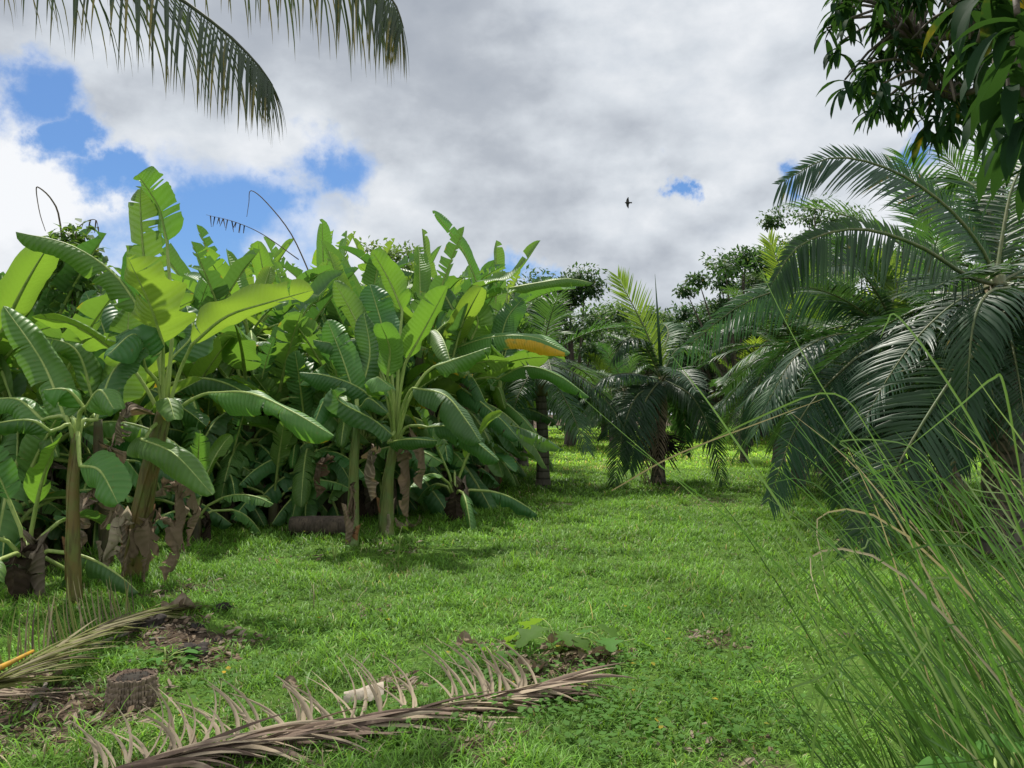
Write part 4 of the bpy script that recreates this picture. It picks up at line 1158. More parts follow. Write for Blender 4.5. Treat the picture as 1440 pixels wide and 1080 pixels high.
colr[dry] = c3 * rs.uniform(.6, 1.2, (dry.sum(), 1))
colr *= rs.uniform(.55, 1.35, (k, 1)) * np.clip(.75 + .5 * vnoise(x, y, .35, 33) + .25 * (vnoise(x, y, 2.2, 34) - .3), .5, 1.4)[:, None]
colr *= (1 + .8 * np.clip((y - 19) / 5, 0, 1))[:, None] * (1 + np.clip((y - 18) / 6, 0, 1)[:, None] * np.array([.25, .05, 0]))  # sunlit far strip painted in: distant blades brighter and yellower
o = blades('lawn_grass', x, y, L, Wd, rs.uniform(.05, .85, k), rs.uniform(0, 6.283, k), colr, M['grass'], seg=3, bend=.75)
tag(o, 'bright green lawn grass covering the clearing', 'grass', kind='stuff')

# low round-leaved ground cover between the grass
mb = MB(); rg = random.Random(31)
for (px, py, r, nn) in [(760, 990, .35, 170), (830, 1000, .35, 170), (700, 935, .4, 140), (900, 960, .4, 160), (850, 920, .35, 120), (240, 935, .22, 90), (130, 935, .3, 90), (330, 960, .3, 90), (950, 1020, .35, 140), (1040, 980, .35, 120), (640, 1000, .3, 80), (290, 1010, .25, 70), (430, 900, .5, 90), (560, 880, .4, 70), (820, 840, .5, 90), (330, 850, .5, 80), (1000, 930, .4, 90), (950, 860, .5, 70), (640, 840, .5, 60), (500, 1030, .3, 80), (380, 755, .7, 160), (600, 770, .5, 120), (90, 1000, .35, 50), (870, 1050, .3, 100), (1100, 1040, .3, 90)]:
    c = ground_at(px, py)
    for _ in range(nn):
        a = rg.uniform(0, 6.28); q = r * math.sqrt(rg.random())
        xx, yy = c.x + math.cos(a) * q, c.y + math.sin(a) * q
        p = V((xx, yy, hgt(xx, yy) + rg.uniform(.015, .09)))
        b_ = rg.uniform(0, 6.28); e = rg.uniform(-.4, .4)
        d = V((math.cos(b_) * math.cos(e), math.sin(b_) * math.cos(e), math.sin(e))); s = d.cross(UP).normalized()
        z = rg.uniform(.018, .045)
        ag = rg.random() ** 14 * .5
        mb.grid([[(p - s * z * .2, (-1, 0, ag)), (p, (0, 0, ag)), (p + s * z * .2, (1, 0, ag))], [(p + d * z * .5 - s * z * .45 + UP * z * .1, (-1, 0, ag)), (p + d * z * .5, (0, 0, ag)), (p + d * z * .5 + s * z * .45 + UP * z * .1, (1, 0, ag))], [(p + d * z - s * z * .1, (-1, 0, ag)), (p + d * z * 1.05, (0, 0, ag)), (p + d * z + s * z * .1, (1, 0, ag))]])
o = mb.build('ground_cover', M['weed'])
tag(o, 'low round-leaved creeping weeds mixed into the lawn', 'ground cover', kind='stuff')

# leaf litter: crumbs of dry leaf on the bare patches
mb = MB()
for (a, b, r, s) in PATCH:
    for _ in range(int(120 * s)):
        q = r * math.sqrt(rg.random()); w = rg.uniform(0, 6.28)
        xx, yy = a + math.cos(w) * q, b + math.sin(w) * q
        p = V((xx, yy, hgt(xx, yy) + rg.uniform(.006, .03)))
        e = rg.uniform(0, 6.28); d = V((math.cos(e), math.sin(e), rg.uniform(-.2, .3))).normalized(); s_ = d.cross(UP).normalized()
        l_ = .015 + .10 * rg.random() ** 2; w_ = min(.012, l_ * rg.uniform(.06, .35)); ag = rg.uniform(0, 1)
        mb.grid([[(p - s_ * w_ * .3, (-1, 0, ag)), (p + s_ * w_ * .3, (1, 0, ag))], [(p + d * l_ * .5 - s_ * w_ + UP * .012, (-1, 0, ag)), (p + d * l_ * .5 + s_ * w_ - UP * .004, (1, 0, ag))], [(p + d * l_ - s_ * w_ * .2, (-1, 0, ag)), (p + d * l_ + s_ * w_ * .2, (1, 0, ag))]])
o = mb.build('leaf_litter', M['dead'])
tag(o, 'scattered crumbs of dry brown leaf on the bare soil patches', 'leaf litter', kind='stuff')

# ------------------------------------------------------------------ foreground things
# dry brown frond lying along the bottom edge
fb = ground_at(200, 1085)
dr = empty('dry_palm_frond', fb, 'dry brown palm frond lying across the bottom of the lawn with curled pale leaflets', 'palm frond')
gpts = [(110, 1106), (250, 1080), (375, 1056), (515, 1030), (635, 1004), (715, 990), (768, 978), (802, 978)]
P = [ground_at(a, b) - fb + V((0, 0, .045 if 0 < i < 7 else .03)) for i, (a, b) in enumerate(gpts)]
tb = MB(); tb.tube(bez(P, 26), lambda t: .022 * (1 - t) + .005, 8, flat=.6)
tb.build('rachis', M['rachis_dry'], dr)
rr = random.Random(61)
C = bez(P, 60)
def dry_leaflet(mb, p, d, L, w, curl_to, curl, rnd, seg=8, age=None):
    q = p.copy(); d = d.normalized(); s = d.cross(UP).normalized()
    s = Matrix.Rotation(rnd.uniform(-.9, .9), 3, d) @ s
    rows = []; ag = rnd.uniform(0, 1) ** 1.5 if age is None else rnd.uniform(*age)
    for k in range(seg + 1):
        t = k / seg
        ww = w * .5 * (1 - t ** 1.6) * min(1, .5 + 2 * t) + .0012
        nn = d.cross(s).normalized()
        rows.append([(q - s * ww + nn * ww * .7, (-1, t, ag)), (q, (0, t, ag + .12)), (q + s * ww + nn * ww * .7, (1, t, ag))])
        d = (d + curl_to * (curl * (.35 + t) / seg)).normalized()
        s = (s - d * s.dot(d)).normalized()
        q = q + d * L / seg
        gz = hgt(q.x + fb.x, q.y + fb.y) - fb.z + .006
        if q.z < gz: q.z = gz
    mb.grid(rows)
mb = MB()
for i in range(100):     # far side: stand up and curl back
    t = .03 + .80 * (i - i % 3 * .75) / 100 + rr.uniform(-.006, .006)
    k = min(58, int(t * 60)); p = C[k]; T = (C[k + 1] - C[k]).normalized()
    far = V((-T.y, T.x, 0))
    if far.y < 0: far = -far
    if rr.random() < (.15 if t < .45 else .4): continue
    d = far * rr.uniform(.5, .9) + T * rr.uniform(-.1, .9) + UP * rr.uniform(.05, .45)
    dry_leaflet(mb, p, d, rr.uniform(.22, .46), rr.uniform(.014, .028), (-T * rr.uniform(.8, 1.5) + UP * rr.uniform(.3, .9)), rr.uniform(1.2, 2.6), rr, age=(-.3, .35))
for i in range(135):     # near side: swept along toward the tip, lying down
    t = .02 + .84 * i / 135 + rr.uniform(-.01, .01)
    k = min(58, int(t * 60)); p = C[k]; T = (C[k + 1] - C[k]).normalized()
    near = V((T.y, -T.x, 0))
    if near.y > 0: near = -near
    d = near * rr.uniform(.15, .6) + T * rr.uniform(.7, 1.2) + UP * rr.uniform(-.05, .35)
    dry_leaflet(mb, p + UP * rr.uniform(-.02, .02), d, rr.uniform(.34, .60), rr.uniform(.026, .050), near * rr.uniform(-.2, .9) - UP * rr.uniform(.2, .9), rr.uniform(.3, 1.6), rr, age=(.1, 1.0))
for i in range(60):      # matted bundle at the tip
    t = .60 + .38 * i / 60
    k = min(58, int(t * 60)); p = C[k]; T = (C[k + 1] - C[k]).normalized()
    far = V((-T.y, T.x, 0)); far = far if far.y > 0 else -far
    d = T + far * rr.uniform(-.45, .35) + UP * rr.uniform(.0, .3)
    dry_leaflet(mb, p, d, rr.uniform(.14, .30), rr.uniform(.010, .020), -UP - far * rr.uniform(0, .6), rr.uniform(.3, 1.0), rr, age=(.3, 1.1))
mb.build('leaflets', M['drybrown'], dr)

# half-green cut frond at the left edge
cf = ground_at(0, 960)
cr_ = empty('cut_palm_frond', cf, 'half-green cut palm frond with trimmed bristly leaflets and orange stalk at the left edge', 'palm frond')
gp = [(-60, 1035, .24), (0, 1008, .24), (60, 972, .22), (120, 932, .18), (180, 896, .13), (222, 876, .08)]
P = [ground_at(a, b) - cf + V((0, 0, c)) for a, b, c in gp]
tb = MB(); tb.tube([p + UP * .035 for p in bez(P, 20)[:8]], lambda t: .024 * (1 - t * .6), 8)
tb.build('stalk', M['rachis_yellow'], cr_)
C = bez(P, 60); fb_old = fb; fb = cf
mb = MB()
for i in range(46):      # far side: short upright bristles
    t = .08 + .78 * i / 46
    k = min(58, int(t * 60)); p = C[k]; T = (C[k + 1] - C[k]).normalized()
    far = V((-T.y, T.x, 0)); far = far if far.x < 0 else -far
    d = far * rr.uniform(.2, .5) + UP * rr.uniform(.8, 1.2) + T * rr.uniform(.0, .6)
    dry_leaflet(mb, p, d, rr.uniform(.22, .40), rr.uniform(.009, .014), T, rr.uniform(.1, .6), rr, seg=5)
for i in range(230):     # near side swept toward the tip
    t = .0 + .9 * i / 140
    k = min(58, int(t * 60)); p = C[k]; T = (C[k + 1] - C[k]).normalized()
    near = V((T.y, -T.x, 0)); near = near if near.x > 0 else -near
    d = T * 1.0 + near * rr.uniform(-.05, .5) + UP * rr.uniform(-.26, .12)
    dry_leaflet(mb, p + near * rr.uniform(0, .04), d, rr.uniform(.30, .55), rr.uniform(.016, .028), near * .4 - UP * .4, rr.uniform(.0, .5), rr, seg=5)
mb.build('leaflets', M['khaki'], cr_)
fb = fb_old
# greyish dry frond tip below it
p0 = ground_at(-20, 985)
mb = MB(); fb = V((0, 0, 0))
for i in range(12):
    p = ground_at(-30 + rr.uniform(-10, 20), 982 + rr.uniform(-10, 12)) + V((0, 0, .05))
    q = ground_at(100 + rr.uniform(-30, 45), 985 + rr.uniform(-14, 12)) + V((0, 0, .06))
    dry_leaflet(mb, p, q - p, (q - p).length * rr.uniform(.7, 1.1), .014, -UP, rr.uniform(.0, .4), rr, seg=5)
shift(mb, p0)
o = mb.build('dry_leaf_bundle', M['drybrown']); o.location = p0
tag(o, 'thin bundle of grey-brown dry leaflets sticking in from the left edge below the cut frond', 'dry leaves')

# palm stump
sp = ground_at(186, 990)
sr = empty('palm_stump', sp, 'short round palm stump with fibrous ringed bark standing in the grass', 'stump')
mb = MB(); mb.tube([V((0, 0, -.05)), V((0, 0, .08)), V((0, 0, .185))], lambda t: .158 - .022 * t, 32)
mb.build('trunk_core', M['darkfibre'], sr)
mb = MB()
for tier in range(5):
    z0 = -.02 + tier * .042; r0 = .166 - .0045 * tier
    for k in range(54):
        a = 2 * math.pi * (k + rr.uniform(-.2, .2)) / 54
        hw = rr.uniform(.0075, .011); hh = .05 + rr.uniform(-.006, .010)
        e = V((math.cos(a), math.sin(a), 0)); s_ = V((-e.y, e.x, 0)); tilt = rr.uniform(-.004, .006)
        rows = []
        for t, dr_ in ((0, -.004), (.5, .003), (.92, .007 + tilt), (1, -.004)):
            q = e * (r0 + dr_) + UP * (z0 + hh * t)
            rows.append([(q - s_ * hw - e * .006, (0, t, 0)), (q - s_ * hw * .6, (0, t, 0)), (q + e * .002, (0, t, 0)), (q + s_ * hw * .6, (0, t, 0)), (q + s_ * hw - e * .006, (0, t, 0))])
        mb.grid(rows)
mb.build('bark', M['stump'], sr)
mb = MB(); rows = []
for r, z in [(.142, .192), (.12, .198), (.09, .165), (.05, .14), (.01, .135)]:
    rows.append([(V((math.cos(a) * r, math.sin(a) * r, z + rr.uniform(-.012, .012))), (0, 0, 0)) for a in [2 * math.pi * k / 24 for k in range(24)] + [0]])
mb.grid(rows)
for k in range(90):
    a = rr.uniform(0, 6.28); r = rr.uniform(.06, .15)
    p = V((math.cos(a) * r, math.sin(a) * r, .17)); q = p * V((.9, .9, 1)).x + V((rr.uniform(-.02, .02), rr.uniform(-.02, .02), rr.uniform(.02, .05)))
    mb.tube([p, q], .0025, 4)
mb.build('fibre_core', M['stump_top'], sr)
sr.scale = (.80, .80, .78)

# pale husk
hp = ground_at(512, 985)
mb = MB()
rows = []
for i in range(9):
    t = i / 8 - .5
    row = []
    for jx in range(7):
        s = jx / 6 - .5
        w = .11 * (.55 + .45 * math.cos(t * 2.4)) * (1 + .5 * (t > .1))
        row.append((V((t * .22 + .02 * s, s * w, .045 + .055 * math.cos(s * 3.0) * (1 - .3 * t) - .02 * abs(t) + .07 * max(0, t) + rr.uniform(-.006, .006))), (s, t, 0)))
    rows.append(row)
mb.grid(rows)
o = mb.build('dry_husk', M['husk']); o.location = hp; o.rotation_euler = (.2, -.05, .35); o.scale = (1, 1, .75)
tag(o, 'pale curled piece of dry leaf sheath lying on the lawn above the brown frond', 'dry husk')

# scraps: twisted brown leaf pieces, sticks, clods
def scrap(px, py, L, w, seed, rz, label, group='dry leaf scraps on the lawn', mat='litter'):
    p = ground_at(px, py); mb = MB()
    banana_blade(mb, [V((-L / 2, 0, .03)), V((-L / 6, .02, .07)), V((L / 5, -.02, .05)), V((L / 2, .02, .02))], w, UP, fold=-.5, curl=.9, tears=3, seed=seed, n=12, m=3, wav=.5, age_all=.5)
    o = mb.build('dead_leaf_scrap', M['dead']); o.location = p; o.rotation_euler = (0, 0, rz)
    tag(o, label, 'dead leaf', group)
scrap(657, 908, .16, .09, 1, .2, 'small dark curled leaf scrap alone in the middle of the lawn')
scrap(748, 948, .22, .12, 2, 1.2, 'grey-brown crumpled leaf among the weeds above the tip of the brown frond')
scrap(790, 915, .30, .12, 3, .1, 'long dark crumpled leaf beneath the lobed weed')
scrap(838, 930, .24, .10, 4, .5, 'crumpled brown leaf at the right side of the lobed weed')
scrap(255, 868, .28, .16, 5, .7, 'curled brown leaf at the tip of the cut green frond')
scrap(60, 965, .25, .09, 6, 1.3, 'pale brown leaf strip under the cut frond left of the stump')
scrap(575, 742, .55, .28, 7, 1.4, 'grey dead banana leaf standing curled at the corner of the grove')
scrap(112, 1005, .22, .04, 8, .8, 'thin brown leaf strip on the bare soil at lower left')
scrap(410, 978, .1, .05, 9, .3, 'tiny tan leaf flake left of the pale husk')
def stick(px, py, qx, qy, r, label):
    p = ground_at(px, py); q = ground_at(qx, qy)
    mb = MB(); m_ = (q - p) * .5 + V((rr.uniform(-.03, .03), rr.uniform(-.03, .03), .02))
    mb.tube(bez([V((0, 0, .015)), m_, q - p + V((0, 0, .02))], 8), lambda t: r * (1 - .5 * t), 6, bump=.15)
    o = mb.build('stick', M['twig']); o.location = p
    tag(o, label, 'stick', 'pale sticks on the lawn')
stick(192, 893, 232, 891, .012, 'pale straight stick below the tip of the cut frond')
stick(130, 918, 185, 898, .016, 'thick pale stick lying between the cut frond and the stump')
stick(210, 905, 232, 904, .01, 'short pale stick right of the thick one, above the stump')
stick(180, 936, 202, 934, .009, 'little twig lying just behind the stump')
stick(45, 1000, 65, 945, .016, 'weathered stick lying under the cut frond')
def clod(px, py, r, seed, label):
    p = ground_at(px, py); rc = random.Random(seed); mb = MB(); rows = []
    for i in range(15):
        th = math.pi * i / 14
        rows.append([(V((math.sin(th) * math.cos(a), math.sin(th) * math.sin(a) * .8, math.cos(th) * .5)) * (r * (.85 + .5 * mnoise.noise(V((math.cos(a) * 1.7 + seed, math.sin(a) * 1.7, th * 1.4))) + .45 * mnoise.noise(V((math.cos(a) * 5 + seed, math.sin(a) * 5, th * 4))))), (0, 0, 0)) for a in [2 * math.pi * k / 28 for k in range(28)] + [0]])
    mb.grid(rows); o = mb.build('dark_clod', M['clod']); o.location = p + V((0, 0, r * .2)); o.rotation_euler = (0, 0, seed)
    tag(o, label, 'clod', 'dark clods of soil and rot')
clod(205, 888, .14, 1, 'largest black clod just under the tip of the cut frond')
clod(277, 888, .07, 2, 'small rounded dark clod right of the bare patch')
clod(270, 922, .12, 3, 'dark rotten clod right of the stump')
clod(314, 862, .08, 4, 'dark clod in the grass above the bare patch')
clod(308, 902, .05, 5, 'tiny dark clod by itself at the edge of the bare patch')

# broad-leaved weeds
def weed(px, py, nl, size, h, seed, label, lobed=True, mat='weed', name='weed_plant', group='broad-leaved weeds in the lawn'):
    p = ground_at(px, py); rw = random.Random(seed)
    root = empty(name, p, label, 'weed', group)
    lb = MB(); sb = MB()
    for i in range(nl):
        a = i * 2.4 + rw.uniform(-.4, .4); rad = rw.uniform(.2, 1) * size * 1.6
        tip = V((math.cos(a) * rad, math.sin(a) * rad, h * rw.uniform(.5, 1.1)))
        sb.tube(bez([V((0, 0, 0)), V((tip.x * .4, tip.y * .4, tip.z * .8)), tip], 5), .0035, 4)
        d = V((math.cos(a), math.sin(a), rw.uniform(-.5, .1))).normalized(); s = d.cross(UP).normalized(); nn = s.cross(d)
        z = size * rw.uniform(.7, 1.3); ag = rw.random() ** 12 * .5
        K = 12; rows = []
        for k in range(K + 1):
            t = k / K
            w = z * .42 * math.sin(math.pi * (t * .93 + .04)) ** .7 * (1 - .35 * t)
            if lobed: w *= 1 + .45 * math.sin(t * 15)
            c = tip + d * z * t - UP * (z * .25 * t * t)
            rows.append([(c - s * w + nn * w * .2, (-1, t, ag)), (c - s * w * .5 + nn * w * .12, (-.5, t, ag)), (c, (0, t, ag)), (c + s * w * .5 + nn * w * .12, (.5, t, ag)), (c + s * w + nn * w * .2, (1, t, ag))])
        lb.grid(rows)
    sb.build('stem', M['petiole'], root); lb.build('leaves', M[mat], root)
weed(785, 918, 8, .19, .22, 1, 'lobed bright green weed on the littered patch in the middle foreground')
weed(850, 922, 5, .15, .16, 2, 'smaller lobed weed right of the littered patch')
weed(695, 930, 5, .09, .13, 3, 'small three-leaved weed left of the littered patch')
weed(730, 955, 4, .08, .12, 4, 'tiny weed just above the tip of the brown frond')
weed(232, 935, 6, .09, .08, 5, 'low round-leaved weed behind the right side of the stump', False)
weed(95, 965, 6, .05, .05, 6, 'low clump of round leaves left of the stump', False)
weed(560, 790, 6, .08, .35, 7, 'leafy weed growing at the foot of the corner banana plant', False)
weed(470, 790, 7, .08, .30, 8, 'bushy weed below the young pale-stemmed banana plant', False)

# big-leaved weed bottom right under the tall grass
q = at(1390, 1075, 2.1); 
root = empty('broad_leaf_weed', V((q.x, q.y, 0)), 'broad veined leaves of a weed under the tall grass in the bottom right corner', 'weed')
lb = MB(); sb = MB(); rw = random.Random(3)
for i, (x, y, d, a) in enumerate([(1425, 1058, 2.1, 1.2), (1445, 1070, 1.9, .3), (1400, 1062, 2.4, 1.8), (1390, 1095, 1.9, 3.0)]):
    tip = at(x, y, d) - root.location
    sb.tube(bez([V((0, 0, 0)), tip * .5 + V((0, 0, .05)), tip], 6), .005, 5)
    dv = V((math.cos(a), math.sin(a) * .6, .1))
    banana_blade(lb, [tip, tip + dv * .08, tip + dv * .17 - UP * .03], .12, V((0, -.5, .85)), fold=.15, curl=-.4, seed=i, n=14, m=4, wav=.12)
sb.build('stem', M['petiole'], root); lb.build('leaves', M['weed'], root)

# tall grass, right foreground (uncountable)
mb = MB(); rt = random.Random(91)
def tall_blade(pts, w, colr, n=14):
    P = bez(pts, n); rows = []
    fdir = V((rt.uniform(-.5, .5), -1, rt.uniform(-.2, .5)))
    FRm = frames(P, fdir)
    for i, (p, t, s, nn) in enumerate(FRm):
        u = i / n
        ww = w * .5 * (1 - u ** 2.2) * min(1, .6 + u * 2) + .0004
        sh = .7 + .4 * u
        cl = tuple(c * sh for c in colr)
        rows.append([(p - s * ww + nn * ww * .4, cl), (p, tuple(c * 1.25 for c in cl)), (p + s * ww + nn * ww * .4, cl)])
    mb.grid(rows)
def grass_col():
    r_ = rt.random()
    if r_ < .05: return (.42, .35, .22)
    if r_ < .2: return (.22, .31, .12)
    k = rt.uniform(.5, 1.35)
    return (.085 * k, .185 * k, .036 * k)
for i in range(360):
    # clump feet; density grows toward the right
    by = rt.uniform(1.5, 3.4)
    bx = by * (1.02 - abs(rt.gauss(0, .30)))
    if bx < .36 * by: continue
    H = rt.uniform(.75, 1.45) * min(1.0, .45 + bx / by * .75)
    lean = min(.95, max(.12, rt.gauss(.58, .18))); back = rt.gauss(.0, .18)
    p0 = V((bx, by, hgt(bx, by)))
    p1 = p0 + V((-lean * .42 * H, back * .4 * H, .48 * H))
    p2 = p0 + V((-lean * .92 * H, back * .9 * H, .95 * H))
    mode = rt.random()
    if mode < .62: pts = [p0, p1, p2, p2 + V((-lean * .30 * H, back * .2, .20 * H))]
    elif mode < .78:      # arching over
        pts = [p0, p1, p2, p2 + V((-rt.uniform(.10, .25), rt.uniform(-.1, .1), rt.uniform(0, .06))), p2 + V((-rt.uniform(.25, .45), rt.uniform(-.15, .15), rt.uniform(-.2, -.05)))]
    else:                 # snapped over, the end pointing right or left
        sgn = rt.choice((-1, 1, 1))
        pts = [p0, p1, p2, p2 + V((sgn * .012, 0, .003)), p2 + V((sgn * rt.uniform(.15, .4), rt.uniform(-.1, .1), rt.uniform(-.28, .03)))]
    q = pts[-1]
    if min(720 + q.x / max(q.y, .3) * F for q in pts) < (985 + 170 * rt.random() if rt.random() > .12 else 850): continue
    tall_blade(pts, .0038 + .0065 * rt.random() ** 1.2, grass_col())
for i in range(420):      # thick foot of the clump, its shade painted as darker blade colour
    by = rt.uniform(1.5, 3.2); bx = by * rt.uniform(.50, .95); H = rt.uniform(.45, .95) * (.5 + .6 * bx / by)
    lean = max(.05, rt.gauss(.42, .2)); back = rt.gauss(0, .2)
    p0 = V((bx, by, hgt(bx, by))); p1 = p0 + V((-lean * .4 * H, back * .4 * H, .5 * H)); p2 = p0 + V((-lean * H, back * H, .95 * H))
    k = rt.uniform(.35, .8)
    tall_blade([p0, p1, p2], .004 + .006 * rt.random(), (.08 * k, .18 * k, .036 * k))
# the long stray blades
for pts, w in [
    ([(1300, 1110, 1.9), (1150, 800, 1.8), (1020, 600, 1.75), (945, 500, 1.7)], .0075),
    ([(1420, 1000, 2.2), (1250, 700, 2.1), (1130, 500, 2.0), (1055, 350, 1.95)], .005),
    ([(1460, 820, 2.0), (1390, 640, 1.95), (1320, 520, 1.9), (1262, 445, 1.9), (1247, 455, 1.9), (1238, 475, 1.9)], .007),
    ([(1250, 1090, 2.0), (1090, 880, 1.9), (1000, 760, 1.85), (960, 715, 1.85), (935, 720, 1.85)], .004),
    ([(1300, 1000, 2.2), (1160, 880, 2.1), (1075, 800, 2.0), (905, 690, 1.95)], .004),
    ([(860, 690, 1.8), (950, 640, 1.8), (1080, 590, 1.85), (1160, 560, 1.9)], .003),
    ([(960, 640, 1.9), (1060, 590, 1.9), (1170, 553, 1.9), (1230, 620, 1.95), (1330, 800, 2.0), (1400, 1000, 2.1)], .004),
    ([(1440, 700, 1.7), (1412, 545, 1.65), (1395, 533, 1.65), (1350, 570, 1.65), (1270, 635, 1.65)], .006),
    ([(1180, 1100, 1.7), (1110, 870, 1.7), (1020, 740, 1.7), (820, 560, 1.7)], .0026),
    ([(1010, 1000, 1.9), (1035, 880, 1.9), (1078, 768, 1.9), (1120, 830, 1.95), (1240, 1000, 2.0)], .006),
    ([(1130, 850, 1.9), (1170, 770, 1.9), (1150, 880, 1.95), (1180, 1000, 2.0)], .005),
    ([(1140, 1090, 1.8), (1150, 1010, 1.8), (1178, 955, 1.8), (1240, 1010, 1.85), (1300, 1090, 1.9)], .006),
    ([(1090, 975, 1.7), (1170, 940, 1.7), (1218, 862, 1.7), (1260, 890, 1.75), (1330, 1000, 1.8)], .005),
    ([(1260, 660, 2.2), (1180, 622, 2.2), (1280, 628, 2.2), (1330, 700, 2.2), (1400, 900, 2.3)], .004)]:
    P = [at(*p) for p in pts]
    tall_blade(P, w, (.17, .29, .07) if w != .003 else (.34, .28, .15), 22)
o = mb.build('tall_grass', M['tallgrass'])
tag(o, 'tall thin grass blades leaning left across the right foreground', 'tall grass', kind='stuff')

# bird
bp = at(882, 285, 45)
br = empty('bird', bp, 'dark bird gliding with wings spread high above the palms', 'bird')
mb = MB()
mb.tube(bez([V((.24, 0, 0)), V((.16, 0, .0)), V((.04, 0, -.02)), V((-.08, 0, 0)), V((-.14, 0, 0))], 10), lambda t: .012 + .06 * math.sin(math.pi * min(1, t * .95 + .03)) ** .8, 10, flat=.9)
for sg in (-1, 1):
    rows = []
    for k in range(9):
        t = k / 8
        lead = -.08 + .06 * t + .20 * max(0, t - .5) ** 1.3
        ch = .17 * (1 - t ** 2.2) + .02
        y0 = sg * .36 * t; 
        up = .02 * math.sin(t * 2)
        rows.append([(V((lead, up + -.01, y0)), (0, 0, 0)), (V((lead + ch * .5, up + .012, y0)), (0, 0, 0)), (V((lead + ch, up, y0)), (0, 0, 0))])
    mb.grid(rows)
mb.grid([[(V((.16, 0, -.03)), (0, 0, 0)), (V((.16, 0, .03)), (0, 0, 0))], [(V((.30, 0, -.05)), (0, 0, 0)), (V((.30, 0, .05)), (0, 0, 0))]])
mb.build('body', M['feather'], br); br.scale = (.95, .95, .95)

# ------------------------------------------------------------------ sky and sun
SUN_EL, SUN_AZ = R(60), R(-14)        # azimuth from +Y toward +X
w = bpy.data.worlds.new('World'); scene.world = w; w.use_nodes = True
nt = w.node_tree; nt.nodes.clear(); N = NT(nt)
sky = N.n('ShaderNodeTexSky', sky_type='NISHITA'); sky.sun_disc = False
sky.sun_elevation = SUN_EL; sky.sun_rotation = SUN_AZ
tc = N.n('ShaderNodeTexCoord'); dirv = tc.outputs['Generated']
sep = N.n('ShaderNodeSeparateXYZ'); N.l(dirv, sep.inputs[0])
# clouds live on a flat deck: project the direction on it
den = N.math('ADD', N.math('MAXIMUM', sep.outputs[2], 0.0), .22)
comb = N.n('ShaderNodeCombineXYZ')
N.l(N.math('DIVIDE', sep.outputs[0], den), comb.inputs[0]); N.l(N.math('DIVIDE', sep.outputs[1], den), comb.inputs[1])
deck = comb.outputs[0]
mpn = N.n('ShaderNodeMapping'); mpn.inputs['Scale'].default_value = (1, 1, 1.7); N.l(dirv, mpn.inputs[0])
wn = N.noise(mpn.outputs[0], 3.1, 8, .52)
wn2 = N.noise(dirv, 5.5, 8, .6)
wob = N.n('ShaderNodeVectorMath', operation='SUBTRACT'); N.l(wn2.outputs['Color'], wob.inputs[0]); wob.inputs[1].default_value = (.5, .5, .5)
sc_ = N.n('ShaderNodeVectorMath', operation='SCALE'); N.l(wob.outputs[0], sc_.inputs[0]); sc_.inputs['Scale'].default_value = .26
wd_ = N.n('ShaderNodeVectorMath', operation='ADD'); N.l(dirv, wd_.inputs[0]); N.l(sc_.outputs[0], wd_.inputs[1])
def blob(px, py, r, sx=1.0):
    d = ray(px, py).normalized()
    s = N.n('ShaderNodeVectorMath', operation='SUBTRACT'); N.l(wd_.outputs[0], s.inputs[0]); s.inputs[1].default_value = d
    m_ = N.n('ShaderNodeVectorMath', operation='MULTIPLY'); N.l(s.outputs[0], m_.inputs[0]); m_.inputs[1].default_value = (1 / sx, 1, 1)
    l_ = N.n('ShaderNodeVectorMath', operation='LENGTH'); N.l(m_.outputs[0], l_.inputs[0])
    return N.smooth(l_.outputs['Value'], r * 1.75, r * .25)
def addup(lst):
    t = lst[0]
    for q in lst[1:]: t = N.math('MAXIMUM', t, q)
    return t
blue = addup([blob(15, 160, .042), blob(70, 230, .03), blob(130, 275, .03, 1.3), blob(290, 325, .065, 2.0), blob(380, 300, .045, 1.3), blob(475, 235, .045, 1.3), blob(720, 368, .03, 1.6), blob(920, 292, .018, .9), blob(1100, 268, .025, .8), blob(1290, 190, .028, .8)])
grey = addup([blob(720, 130, .22, 2.0), blob(640, 40, .2, 2.2), blob(965, 400, .10, 1.5), blob(300, 60, .16, 1.8), blob(880, 210, .10, 1.8)])
white = addup([blob(120, 310, .05, 1.2), blob(1070, 100, .14, 1.0), blob(640, 300, .10, 1.6), blob(300, 220, .12, 1.6), blob(960, 330, .08, 1.8), blob(20, 280, .06), blob(840, 300, .07), blob(1000, 60, .2)])
# the deck is lit from the sun's side: compare its thickness here with its thickness a little toward the sun
sh_ = N.n('ShaderNodeVectorMath', operation='ADD'); N.l(mpn.outputs[0], sh_.inputs[0]); sh_.inputs[1].default_value = (-.012, .02, .06)
wn3 = N.noise(sh_.outputs[0], 3.1, 8, .52)
lit = N.math('SUBTRACT', wn.outputs[0], wn3.outputs[0])
cover = N.math('SUBTRACT', N.math('ADD', 1.02, N.math('MULTIPLY', N.math('SUBTRACT', wn.outputs[0], .5), 1.1)), N.math('MULTIPLY', blue, 1.0))
mask = N.smooth(cover, .08, .90)
tone = N.math('ADD', .80, N.math('MULTIPLY', N.math('SUBTRACT', wn.outputs[0], .5), -.6))
tone = N.math('ADD', tone, N.math('MULTIPLY', lit, 2.4))
tone = N.math('ADD', tone, N.math('MULTIPLY', N.math('SUBTRACT', wn2.outputs[0], .5), .30))
tone = N.math('SUBTRACT', tone, N.math('MULTIPLY', grey, .50))
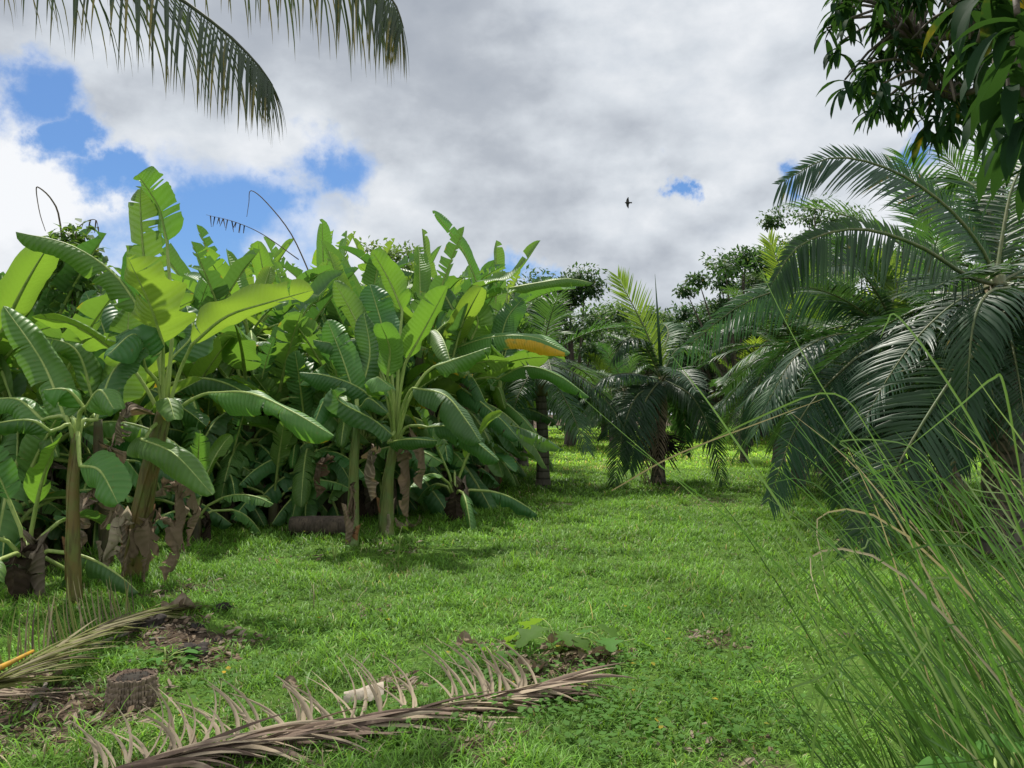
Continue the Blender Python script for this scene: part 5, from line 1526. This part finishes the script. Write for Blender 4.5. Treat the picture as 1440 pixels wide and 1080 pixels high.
tone = N.math('ADD', tone, N.math('MULTIPLY', white, .24))
tone = N.math('ADD', tone, N.math('MULTIPLY', N.smooth(cover, .75, .3), .25))
cloud = N.ramp(tone, [(.0, (.37, .41, .475)), (.3, (.47, .51, .57)), (.6, (.68, .725, .78)), (.95, (.93, .95, .98))])
K = 10.0
cl10 = N.mix(1.0, cloud, (K, K, K), 'MULTIPLY')
skyc = N.mix(1.0, sky.outputs[0], (.50, .76, 1.08), 'MULTIPLY')
fin = N.mix(mask, skyc, cl10)
bg = N.n('ShaderNodeBackground'); bg.inputs['Strength'].default_value = .1; N.l(fin, bg.inputs['Color'])
out = N.n('ShaderNodeOutputWorld'); N.l(bg.outputs[0], out.inputs[0])
w.cycles.sampling_method = 'MANUAL'; w.cycles.sample_map_resolution = 512

sd = bpy.data.lights.new('sun', 'SUN'); sd.energy = 5.0; sd.angle = R(1.2); sd.color = (1, .95, .86)
so = bpy.data.objects.new('sun', sd); col.objects.link(so)
sdir = V((math.sin(SUN_AZ) * math.cos(SUN_EL), math.cos(SUN_AZ) * math.cos(SUN_EL), math.sin(SUN_EL)))
so.rotation_euler = sdir.to_track_quat('Z', 'Y').to_euler()
so.location = (0, 0, 30)

# ------------------------------------------------------------------ camera
cd = bpy.data.cameras.new('camera'); cd.sensor_fit = 'HORIZONTAL'; cd.sensor_width = 36
cd.lens = 36 * F / 1440; cd.clip_end = 3000; cd.clip_start = .05
co = bpy.data.objects.new('camera', cd); col.objects.link(co)
co.location = (0, 0, EYE); co.rotation_euler = (math.pi / 2 + PITCH, 0, 0)
scene.camera = co
scene.render.engine = 'CYCLES'
scene.view_settings.view_transform = 'Standard'; scene.view_settings.look = 'None'
scene.view_settings.exposure = 0; scene.view_settings.gamma = 1
cy = scene.cycles
cy.max_bounces = 6; cy.diffuse_bounces = 3; cy.glossy_bounces = 2; cy.transmission_bounces = 4; cy.transparent_max_bounces = 4
cy.use_denoising = True
try: cy.denoiser = 'OPENIMAGEDENOISE'
except Exception as e: print(e)
cy.sample_clamp_indirect = 6
